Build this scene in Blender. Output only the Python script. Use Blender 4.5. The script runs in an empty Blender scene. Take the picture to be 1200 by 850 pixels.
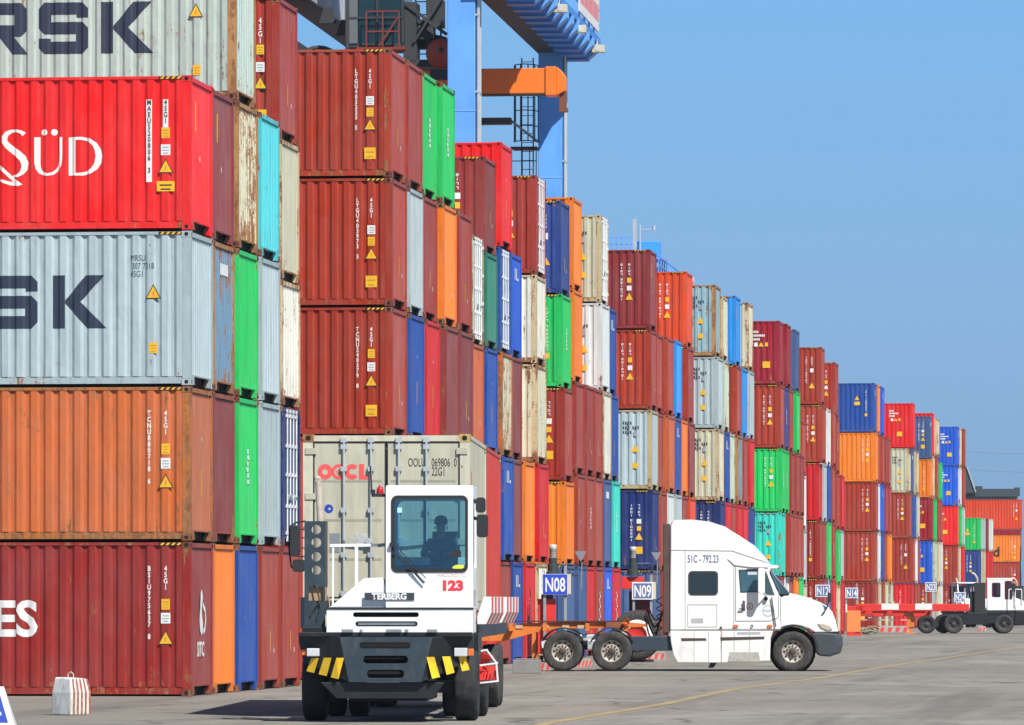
import bpy, bmesh, math, random
from mathutils import Vector, Matrix
random.seed(7)
R_ = math.radians
scene = bpy.context.scene
COL = scene.collection

# ------------------------------------------------------------------ camera, sky, sun
# Yard frame: X runs along the containers, Y into the depth of the yard, camera over the origin.
PSI = math.atan(800.0 / 6700.0)                    # the telephoto looks a little left of the yard's depth axis
FWD = Vector((-math.sin(PSI), math.cos(PSI), 0)); RGT = Vector((math.cos(PSI), math.sin(PSI), 0))
cam = bpy.data.cameras.new("camera"); cam_o = bpy.data.objects.new("camera", cam); COL.objects.link(cam_o)
cam.lens = 201.0; cam.sensor_width = 36.0; cam.shift_y = 279.0 / 1200.0
cam.clip_start = 1.0; cam.clip_end = 6000.0
cam_o.location = (0, 0, 1.8); cam_o.rotation_euler = (R_(90), 0, PSI)
scene.camera = cam_o

SUN_EL, SUN_AZ = R_(50), R_(33)                    # azimuth measured from "behind the camera" towards the right
sun_dir = (-FWD * math.cos(SUN_AZ) + RGT * math.sin(SUN_AZ)) * math.cos(SUN_EL) + Vector((0, 0, math.sin(SUN_EL)))
sun = bpy.data.lights.new("sun", 'SUN'); sun.energy = 5.0; sun.angle = R_(0.5); sun.color = (1.0, 0.955, 0.88)
sun_o = bpy.data.objects.new("sun", sun); COL.objects.link(sun_o)
sun_o.rotation_euler = sun_dir.to_track_quat('Z', 'Y').to_euler()
world = bpy.data.worlds.new("World"); scene.world = world; world.use_nodes = True
wn = world.node_tree.nodes; wl = world.node_tree.links
sky = wn.new('ShaderNodeTexSky'); sky.sky_type = 'NISHITA'; sky.sun_disc = False
sky.sun_elevation = SUN_EL
sky.sun_rotation = math.atan2(sun_dir.x, sun_dir.y)
sky.air_density = 1.0; sky.dust_density = 0.0; sky.ozone_density = 6.0; sky.altitude = 0
bg = wn['Background']; bg.inputs['Strength'].default_value = 0.07
# low in the sky the clear blue gives way to an even blue haze, all the way round
g_ = wn.new('ShaderNodeTexCoord'); sp_ = wn.new('ShaderNodeSeparateXYZ'); wl.new(g_.outputs['Generated'], sp_.inputs[0])
h_ = wn.new('ShaderNodeMapRange'); h_.interpolation_type = 'SMOOTHSTEP'; h_.inputs[1].default_value = -.02; h_.inputs[2].default_value = .42; h_.inputs[3].default_value = 1.0; h_.inputs[4].default_value = 0.0; wl.new(sp_.outputs[2], h_.inputs[0])
r_ = wn.new('ShaderNodeValToRGB'); wl.new(sp_.outputs[2], r_.inputs[0]); e_ = r_.color_ramp.elements
SK = 12.4
e_[0].position = 0.0; e_[0].color = (.205*SK, .350*SK, .555*SK, 1); e_[1].position = .115; e_[1].color = (.165*SK, .440*SK, .83*SK, 1)
e3_ = e_.new(.05); e3_.color = (.215*SK, .405*SK, .675*SK, 1)
x_ = wn.new('ShaderNodeMix'); x_.data_type = 'RGBA'; wl.new(h_.outputs[0], x_.inputs[0]); wl.new(sky.outputs[0], x_.inputs[6]); wl.new(r_.outputs[0], x_.inputs[7])
wl.new(x_.outputs[2], bg.inputs[0])
scene.view_settings.view_transform = 'Standard'; scene.view_settings.look = 'None'
scene.view_settings.exposure = 0.35; scene.view_settings.gamma = 1.0
scene.render.engine = 'CYCLES'
scene.cycles.max_bounces = 5; scene.cycles.diffuse_bounces = 2; scene.cycles.glossy_bounces = 2
scene.cycles.transparent_max_bounces = 8

# ------------------------------------------------------------------ helpers
def lin(c): return tuple(((v / 255.0) / 12.92 if v / 255.0 <= 0.04045 else ((v / 255.0 + 0.055) / 1.055) ** 2.4) for v in c)
def at(r, d, z=0.0): return RGT * r + FWD * d + Vector((0, 0, z))     # metres right of and in front of the camera

class MB:
    """Collects faces; build() links them as ONE mesh object."""
    def __init__(s): s.v = []; s.f = []; s.m = []; s.sm = []
    def add(s, vs, fs, mat=0, smooth=False):
        o = len(s.v); s.v += [tuple(v) for v in vs]
        for f in fs: s.f.append([i + o for i in f]); s.m.append(mat); s.sm.append(smooth)
    def box(s, x0, x1, y0, y1, z0, z1, mat=0):
        if x0 > x1: x0, x1 = x1, x0
        if y0 > y1: y0, y1 = y1, y0
        if z0 > z1: z0, z1 = z1, z0
        v = [(x0,y0,z0),(x1,y0,z0),(x1,y1,z0),(x0,y1,z0),(x0,y0,z1),(x1,y0,z1),(x1,y1,z1),(x0,y1,z1)]
        s.add(v, [(0,3,2,1),(4,5,6,7),(0,1,5,4),(1,2,6,5),(2,3,7,6),(3,0,4,7)], mat)
    def quad(s, a, b, c, d, mat=0): s.add([a, b, c, d], [(0,1,2,3)], mat)
    def prism(s, poly, y0, y1, mat=0, axis='y'):
        """poly in (x, z) extruded from y0 to y1 (axis y), or (y, z) along x, or (x, y) along z"""
        n = len(poly)
        a = sum(poly[i][0]*poly[(i+1)%n][1] - poly[(i+1)%n][0]*poly[i][1] for i in range(n))
        if a < 0: poly = poly[::-1]
        def P(p, t): return (p[0], t, p[1]) if axis == 'y' else ((t, p[0], p[1]) if axis == 'x' else (p[0], p[1], t))
        vs = [P(p, y0) for p in poly] + [P(p, y1) for p in poly]
        side = [(i, i+n, (i+1)%n+n, (i+1)%n) if axis == 'y' else (i, (i+1)%n, (i+1)%n+n, i+n) for i in range(n)]
        if axis == 'y': fs = [list(range(n)), list(range(2*n-1, n-1, -1))]
        else: fs = [list(range(n-1, -1, -1)), list(range(n, 2*n))]
        s.add(vs, fs + side, mat)
    def cyl(s, p0, p1, r0, r1=None, n=12, mat=0, caps=True, smooth=True):
        r1 = r0 if r1 is None else r1
        p0, p1 = Vector(p0), Vector(p1); d = (p1 - p0)
        if d.length < 1e-6: return
        d.normalize(); u = d.orthogonal().normalized(); w = d.cross(u)
        vs = []
        for p, r in ((p0, r0), (p1, r1)):
            for i in range(n):
                a = 2*math.pi*i/n; vs.append(p + (u*math.cos(a) + w*math.sin(a))*r)
        s.add(vs, [(i, (i+1)%n, (i+1)%n+n, i+n) for i in range(n)], mat, smooth)
        if caps: s.add(vs[:n], [list(range(n-1,-1,-1))], mat); s.add(vs[n:], [list(range(n))], mat)
    def tube(s, pts, r, n=8, mat=0):
        for a, b in zip(pts[:-1], pts[1:]): s.cyl(a, b, r, n=n, mat=mat)
    def bar(s, p0, p1, w, h=None, mat=0):
        """square bar between two points"""
        h = w if h is None else h
        p0, p1 = Vector(p0), Vector(p1); d = (p1-p0).normalized()
        up = Vector((0,0,1)) if abs(d.z) < .95 else Vector((0,1,0))
        u = d.cross(up).normalized(); v = u.cross(d)
        vs = [p + u*a*w/2 + v*b*h/2 for p in (p0,p1) for a,b in ((-1,-1),(1,-1),(1,1),(-1,1))]
        s.add(vs, [(0,1,2,3),(7,6,5,4),(0,4,5,1),(1,5,6,2),(2,6,7,3),(3,7,4,0)], mat)
    def lathe(s, prof, c=(0,0,0), axis='y', n=32, mat=0, smooth=True, wob=None):
        """prof: [(radius, along)]"""
        vs = []; k = len(prof)
        for i in range(n):
            a = 2*math.pi*i/n
            for j, (r, t) in enumerate(prof):
                rr = r if wob is None else wob(i, j, r)
                x, z = rr*math.cos(a), rr*math.sin(a)
                vs.append((c[0]+x, c[1]+t, c[2]+z) if axis == 'y' else ((c[0]+t, c[1]+x, c[2]+z) if axis == 'x' else (c[0]+x, c[1]+z, c[2]+t)))
        fs = [(i*k+j, i*k+j+1, ((i+1)%n)*k+j+1, ((i+1)%n)*k+j) for i in range(n) for j in range(k-1)]
        s.add(vs, fs, mat, smooth)
    def plate(s, outer, holes, y0, y1, mat=0, axis='y'):
        """flat plate in x-z with holes, thickness y0..y1"""
        bm = bmesh.new()
        for loop in [outer] + list(holes):
            vs = [bm.verts.new((p[0], 0, p[1])) for p in loop]
            for i in range(len(vs)): bm.edges.new((vs[i], vs[(i+1) % len(vs)]))
        bmesh.ops.triangle_fill(bm, use_beauty=True, use_dissolve=False, edges=bm.edges[:])
        bm.verts.index_update()
        tr = (lambda p, t: (p.x, t, p.z)) if axis == 'y' else (lambda p, t: (t, p.x, p.z))
        V = [v.co.copy() for v in bm.verts]; F = [[v.index for v in f.verts] for f in bm.faces]
        n = len(V); bm.free()
        s.add([tr(p, y0) for p in V] + [tr(p, y1) for p in V], F + [[i+n for i in f[::-1]] for f in F], mat)
        for loop in [outer] + list(holes):
            k = len(loop)
            vs = [tr(Vector((p[0],0,p[1])), y0) for p in loop] + [tr(Vector((p[0],0,p[1])), y1) for p in loop]
            s.add(vs, [(i, (i+1)%k, (i+1)%k+k, i+k) for i in range(k)], mat)
    def mesh(s, name):
        me = bpy.data.meshes.new(name); me.from_pydata(s.v, [], s.f)
        me.polygons.foreach_set('material_index', s.m); me.polygons.foreach_set('use_smooth', s.sm)
        bm = bmesh.new(); bm.from_mesh(me); bmesh.ops.recalc_face_normals(bm, faces=bm.faces[:]); bm.to_mesh(me); bm.free()
        me.update(); return me
    def build(s, name, mats, parent=None, loc=(0,0,0), bevel=0.0):
        me = s.mesh(name)
        for m in (mats if isinstance(mats, (list, tuple)) else [mats]): me.materials.append(m)
        o = bpy.data.objects.new(name, me); COL.objects.link(o); o.location = loc
        if parent: o.parent = parent
        if bevel:
            b = o.modifiers.new('edge', 'BEVEL'); b.width = bevel; b.segments = 2; b.limit_method = 'ANGLE'; b.angle_limit = R_(35)
        return o

def put(name, me, mats, parent=None, loc=(0,0,0), rot=None):
    """link an object on a shared mesh, with its own materials"""
    o = bpy.data.objects.new(name, me); COL.objects.link(o); o.location = loc
    if rot: o.rotation_euler = rot
    if parent: o.parent = parent
    for i, m in enumerate(mats):
        if m is not None: o.material_slots[i].link = 'OBJECT'; o.material_slots[i].material = m
    return o
def slots(me, *mats):
    for m in mats: me.materials.append(m)
    return me
def tag(o, label, cat, group=None, kind=None):
    o['label'] = label; o['category'] = cat
    if group: o['group'] = group
    if kind: o['kind'] = kind
    return o
def thing(name, label, cat, loc=(0,0,0), rotz=0.0, group=None):
    o = bpy.data.objects.new(name, None); COL.objects.link(o); o.empty_display_size = .3
    o.location = loc; o.rotation_euler = (0,0,rotz)
    return tag(o, label, cat, group)
def copy_tree(o, parent=None):
    kids = [c for c in bpy.data.objects if c.parent == o]
    c = o.copy(); COL.objects.link(c)
    if parent: c.parent = parent
    for k in kids: copy_tree(k, c)
    return c
def rrect(x0, x1, z0, z1, r, n=5):
    p = []
    for cx, cz, a0 in ((x1-r,z0+r,-90),(x1-r,z1-r,0),(x0+r,z1-r,90),(x0+r,z0+r,180)):
        for i in range(n+1): a = R_(a0 + 90*i/n); p.append((cx+r*math.cos(a), cz+r*math.sin(a)))
    return p
def circ(cx, cz, r, n=16): return [(cx+r*math.cos(2*math.pi*i/n), cz+r*math.sin(2*math.pi*i/n)) for i in range(n)]

# ------------------------------------------------------------------ materials
def simple(name, rgb, rough=.5, metal=0.0, noise=.12, scale=3.0, dirt=0.0, dirtcol=(.10,.085,.065), spec=.5, bump=0.0, emit=None):
    m = bpy.data.materials.new(name); m.use_nodes = True; nt = m.node_tree; N = nt.nodes; L = nt.links
    b = N['Principled BSDF']; b.inputs['Roughness'].default_value = rough; b.inputs['Metallic'].default_value = metal
    b.inputs['Specular IOR Level'].default_value = spec
    tc = N.new('ShaderNodeTexCoord'); oi = N.new('ShaderNodeObjectInfo')
    ad = N.new('ShaderNodeVectorMath'); ad.operation = 'ADD'; L.new(tc.outputs['Object'], ad.inputs[0])
    ml = N.new('ShaderNodeMath'); ml.operation = 'MULTIPLY'; ml.inputs[1].default_value = 37.0; L.new(oi.outputs['Random'], ml.inputs[0]); L.new(ml.outputs[0], ad.inputs[1])
    nz = N.new('ShaderNodeTexNoise'); nz.inputs['Scale'].default_value = scale; nz.inputs['Detail'].default_value = 6; nz.inputs['Roughness'].default_value = .65
    L.new(ad.outputs[0], nz.inputs['Vector'])
    rp = N.new('ShaderNodeMapRange'); rp.inputs[1].default_value = .3; rp.inputs[2].default_value = .7
    rp.inputs[3].default_value = 1-noise; rp.inputs[4].default_value = 1+noise*.6; L.new(nz.outputs[0], rp.inputs[0])
    mx = N.new('ShaderNodeMix'); mx.data_type = 'RGBA'; mx.blend_type = 'MULTIPLY'; mx.inputs[0].default_value = 1
    mx.inputs[6].default_value = (*rgb, 1); L.new(rp.outputs[0], mx.inputs[7])
    out = mx.outputs[2]
    if dirt > 0:
        n2 = N.new('ShaderNodeTexNoise'); n2.inputs['Scale'].default_value = scale*1.7; n2.inputs['Detail'].default_value = 8; n2.inputs['Roughness'].default_value = .7
        mp = N.new('ShaderNodeMapping'); mp.inputs['Scale'].default_value = (1,1,.4); L.new(ad.outputs[0], mp.inputs[0]); L.new(mp.outputs[0], n2.inputs['Vector'])
        r2 = N.new('ShaderNodeMapRange'); r2.inputs[1].default_value = .5; r2.inputs[2].default_value = .72; r2.inputs[4].default_value = dirt; L.new(n2.outputs[0], r2.inputs[0])
        m2 = N.new('ShaderNodeMix'); m2.data_type = 'RGBA'; m2.inputs[7].default_value = (*dirtcol, 1); L.new(r2.outputs[0], m2.inputs[0]); L.new(out, m2.inputs[6]); out = m2.outputs[2]
    L.new(out, b.inputs['Base Color'])
    if bump:
        bp = N.new('ShaderNodeBump'); bp.inputs['Strength'].default_value = bump; bp.inputs['Distance'].default_value = .02; L.new(nz.outputs[0], bp.inputs['Height']); L.new(bp.outputs[0], b.inputs['Normal'])
    if emit:
        b.inputs['Emission Color'].default_value = (*rgb, 1); b.inputs['Emission Strength'].default_value = emit
    return m

_paint = {}
def paint(col, rust=.12, rough=.5, albedo=.86, chalk=0.0):
    """weathered container paint: faded patches, run-off streaks, rust that follows streaks and scratches"""
    key = (col, round(rust,2), chalk)
    if key in _paint: return _paint[key]
    m = bpy.data.materials.new('paint_%d_%d_%d' % col); m.use_nodes = True; nt = m.node_tree; N = nt.nodes; L = nt.links
    b = N['Principled BSDF']; b.inputs['Roughness'].default_value = rough; b.inputs['Specular IOR Level'].default_value = .35
    rgb = [v*albedo for v in lin(col)]; g0 = .3*rgb[0]+.6*rgb[1]+.1*rgb[2]; rgb = [max(.004, g0+(v-g0)*1.10) for v in rgb]
    if chalk: g = sum(rgb)/3; rgb = [v*(1-chalk*.5)+(g*.5+.10)*chalk*.5 for v in rgb]
    tc = N.new('ShaderNodeTexCoord'); oi = N.new('ShaderNodeObjectInfo')
    ml = N.new('ShaderNodeMath'); ml.operation = 'MULTIPLY'; ml.inputs[1].default_value = 61.0; L.new(oi.outputs['Random'], ml.inputs[0])
    ad = N.new('ShaderNodeVectorMath'); ad.operation = 'ADD'; L.new(tc.outputs['Object'], ad.inputs[0]); L.new(ml.outputs[0], ad.inputs[1])
    def noise(scale, stretch, det=5, ro=.6):
        mp = N.new('ShaderNodeMapping'); mp.inputs['Scale'].default_value = (1,1,stretch); L.new(ad.outputs[0], mp.inputs[0])
        n = N.new('ShaderNodeTexNoise'); n.inputs['Scale'].default_value = scale; n.inputs['Detail'].default_value = det; n.inputs['Roughness'].default_value = ro
        L.new(mp.outputs[0], n.inputs['Vector']); return n.outputs[0]
    def ramp(src, a, b_, lo=0.0, hi=1.0):
        r = N.new('ShaderNodeMapRange'); r.inputs[1].default_value = a; r.inputs[2].default_value = b_; r.inputs[3].default_value = lo; r.inputs[4].default_value = hi; L.new(src, r.inputs[0]); return r.outputs[0]
    def math_(op, a, b_):
        q = N.new('ShaderNodeMath'); q.operation = op
        for i, v in enumerate((a, b_)):
            if isinstance(v, (int, float)): q.inputs[i].default_value = v
            else: L.new(v, q.inputs[i])
        return q.outputs[0]
    def mix(fac, a, b_, mode='MIX'):
        q = N.new('ShaderNodeMix'); q.data_type = 'RGBA'; q.blend_type = mode
        if isinstance(fac, (int, float)): q.inputs[0].default_value = fac
        else: L.new(fac, q.inputs[0])
        for i, v in ((6, a), (7, b_)):
            if isinstance(v, (tuple, list)): q.inputs[i].default_value = (*v, 1)
            else: L.new(v, q.inputs[i])
        return q.outputs[2]
    fade = ramp(noise(.9, .7, 4), .35, .65)
    faded = tuple(v*.80 + .05 + chalk*.06 for v in rgb)
    c = mix(math_('MULTIPLY', fade, .6), tuple(rgb), faded)
    streak = ramp(noise(5.5, .10, 5, .7), .46, .66, 0, .50)
    c = mix(streak, c, tuple(v*.62+.008 for v in rgb))
    c = mix(1.0, c, ramp(oi.outputs['Random'], 0, 1, .86, 1.12), 'MULTIPLY')
    st = noise(9.0, .09, 4, .75); pa = noise(1.6, .8, 6, .7); sp = noise(22.0, .7, 3, .7)
    v = math_('ADD', math_('MULTIPLY', st, .5), math_('MULTIPLY', pa, .5)); v = math_('ADD', math_('MULTIPLY', v, .8), math_('MULTIPLY', sp, .2))
    th = .645 - .215*rust
    v = math_('ADD', v, ramp(oi.outputs['Random'], 0, 1, -.035, .03))
    sz = N.new('ShaderNodeSeparateXYZ'); L.new(tc.outputs['Object'], sz.inputs[0])      # rust starts along the lower and upper rails
    v = math_('ADD', v, ramp(sz.outputs[2], .75, .10, 0, .050)); v = math_('ADD', v, ramp(sz.outputs[2], 2.35, 2.85, 0, .035))
    mask = ramp(v, th, th + .04)
    rc = mix(ramp(noise(14, .5, 4), .35, .65), (.20,.075,.028), (.33,.16,.07))
    c = mix(mask, c, rc)
    L.new(c, b.inputs['Base Color'])
    L.new(ramp(mask, 0, 1, rough, .85), b.inputs['Roughness'])
    bp = N.new('ShaderNodeBump'); bp.inputs['Strength'].default_value = .7; bp.inputs['Distance'].default_value = .06; L.new(noise(1.5, .6, 3), bp.inputs['Height']); L.new(bp.outputs[0], b.inputs['Normal'])
    _paint[key] = m; return m

# colour of each paint, how worn it is, and how a person would call it
PAINTS = {
 'darkred': ((148,40,34),.20,'dark red'), 'orangebrown': ((204,112,68),.26,'orange brown'), 'grey': ((186,203,206),.14,'light grey'),
 'scarlet': ((245,50,42),.05,'bright scarlet'), 'orange': ((252,140,52),.10,'orange'), 'maroon': ((142,54,50),.20,'maroon'),
 'bluegrey': ((118,156,184),.62,'rusty blue grey'), 'blue': ((34,80,164),.15,'blue'), 'green': ((6,206,106),.08,'bright green'),
 'rustywhite': ((222,220,192),.72,'rust streaked white'), 'greywhite': ((200,218,208),.50,'rusty off-white'), 'brown': ((174,62,42),.20,'rust brown'),
 'navy': ((28,48,112),.18,'navy blue'), 'offwhite': ((236,235,222),.36,'off-white'), 'cream': ((218,216,190),.34,'cream'),
 'redbrown': ((164,52,38),.20,'red brown'), 'cyan': ((96,218,226),.26,'cyan'), 'palegrey': ((192,206,208),.22,'pale grey'),
 'red': ((214,42,46),.10,'red'), 'steel': ((72,98,146),.22,'steel blue'), 'rustorange': ((202,104,64),.26,'faded orange brown'),
 'darkgreen': ((52,132,108),.18,'dull green'), 'royal': ((16,96,214),.08,'royal blue'), 'navyblue': ((44,70,142),.25,'dark blue'),
 'orangered': ((228,84,42),.20,'orange red'), 'maroonbrown': ((142,48,48),.16,'dark maroon'), 'maroonred': ((156,30,46),.14,'crimson'),
 'teal': ((74,218,198),.20,'turquoise'), 'rustgrey': ((148,182,192),.46,'rusty grey'), 'palegreen': ((204,218,196),.40,'pale greenish'),
 'sky': ((56,158,246),.10,'sky blue'), 'white': ((232,238,236),.22,'white'),
}
BLACK = simple('void_shade', (.006,.006,.007), .9, noise=.05)  # flat black painted as the shade inside tunnels, holes and slots
DARK = simple('dark_steel', (.02,.022,.026), .6)
RUBBER = simple('tyre_rubber', (.040,.039,.038), .9, noise=.3, scale=9, dirt=.55, dirtcol=(.17,.155,.13))
GALV = simple('galvanised_steel', (.52,.56,.58), .45, .3, dirt=.3, dirtcol=(.3,.2,.12))
RODWHITE = simple('rod_white', (.72,.76,.78), .5, dirt=.35, dirtcol=(.35,.24,.15))
YEL = simple('marker_yellow', (.85,.47,.02), .5, noise=.15)
WHITE = simple('marker_white', (.78,.78,.75), .5, noise=.12, scale=8)
INK = simple('marker_navy', (.022,.034,.062), .55, noise=.2, scale=4)
INKBLACK = simple('marker_black', (.02,.02,.02), .6)
PINK = simple('marker_red', (.72,.07,.06), .5)
BLUEINK = simple('marker_blue', (.02,.06,.42), .5)
RUSTCAST = paint((126,66,46), .5)

# ------------------------------------------------------------------ flat print (letters and marks): thin sheets in x-z facing -y
_txt = {}
def text_mesh(body, size, bold=0.0, align='LEFT', space=1.0, sx=1.0):
    key = (body, size, bold, align, space, sx)
    if key in _txt: return _txt[key]
    cu = bpy.data.curves.new('lettering', 'FONT'); cu.body = body; cu.size = size; cu.offset = bold; cu.align_x = align; cu.space_line = space; cu.resolution_u = 3
    o = bpy.data.objects.new('lettering', cu); COL.objects.link(o)
    dg = bpy.context.evaluated_depsgraph_get(); me = bpy.data.meshes.new_from_object(o.evaluated_get(dg))
    bpy.data.objects.remove(o); bpy.data.curves.remove(cu)
    me.transform(Matrix.Rotation(R_(90), 4, 'X') @ Matrix.Diagonal((sx,1,1,1)))
    me.materials.clear(); _txt[key] = me; return me
def flat(polys):
    """polys: [(outer, [holes])] in x-z"""
    bm = bmesh.new()
    for outer, holes in polys:
        es = []
        for loop in [outer] + list(holes):
            vs = [bm.verts.new((p[0], 0, p[1])) for p in loop]
            es += [bm.edges.new((vs[i], vs[(i+1) % len(vs)])) for i in range(len(vs))]
        bmesh.ops.triangle_fill(bm, use_beauty=True, edges=es)
    bmesh.ops.recalc_face_normals(bm, faces=bm.faces[:])
    me = bpy.data.meshes.new('print'); 
    for f in bm.faces:
        if f.normal.y > 0: f.normal_flip()
    bm.to_mesh(me); bm.free(); return me
def strip(pts):
    """pts: [(x, z, half width)] -> outline polygon of a stroke"""
    L_, Rr = [], []
    for i, (x, z, h) in enumerate(pts):
        a = pts[max(i-1,0)]; b = pts[min(i+1,len(pts)-1)]
        d = Vector((b[0]-a[0], b[1]-a[1])).normalized(); n = Vector((-d.y, d.x))
        L_.append((x+n.x*h, z+n.y*h)); Rr.append((x-n.x*h, z-n.y*h))
    return L_ + Rr[::-1]
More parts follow.
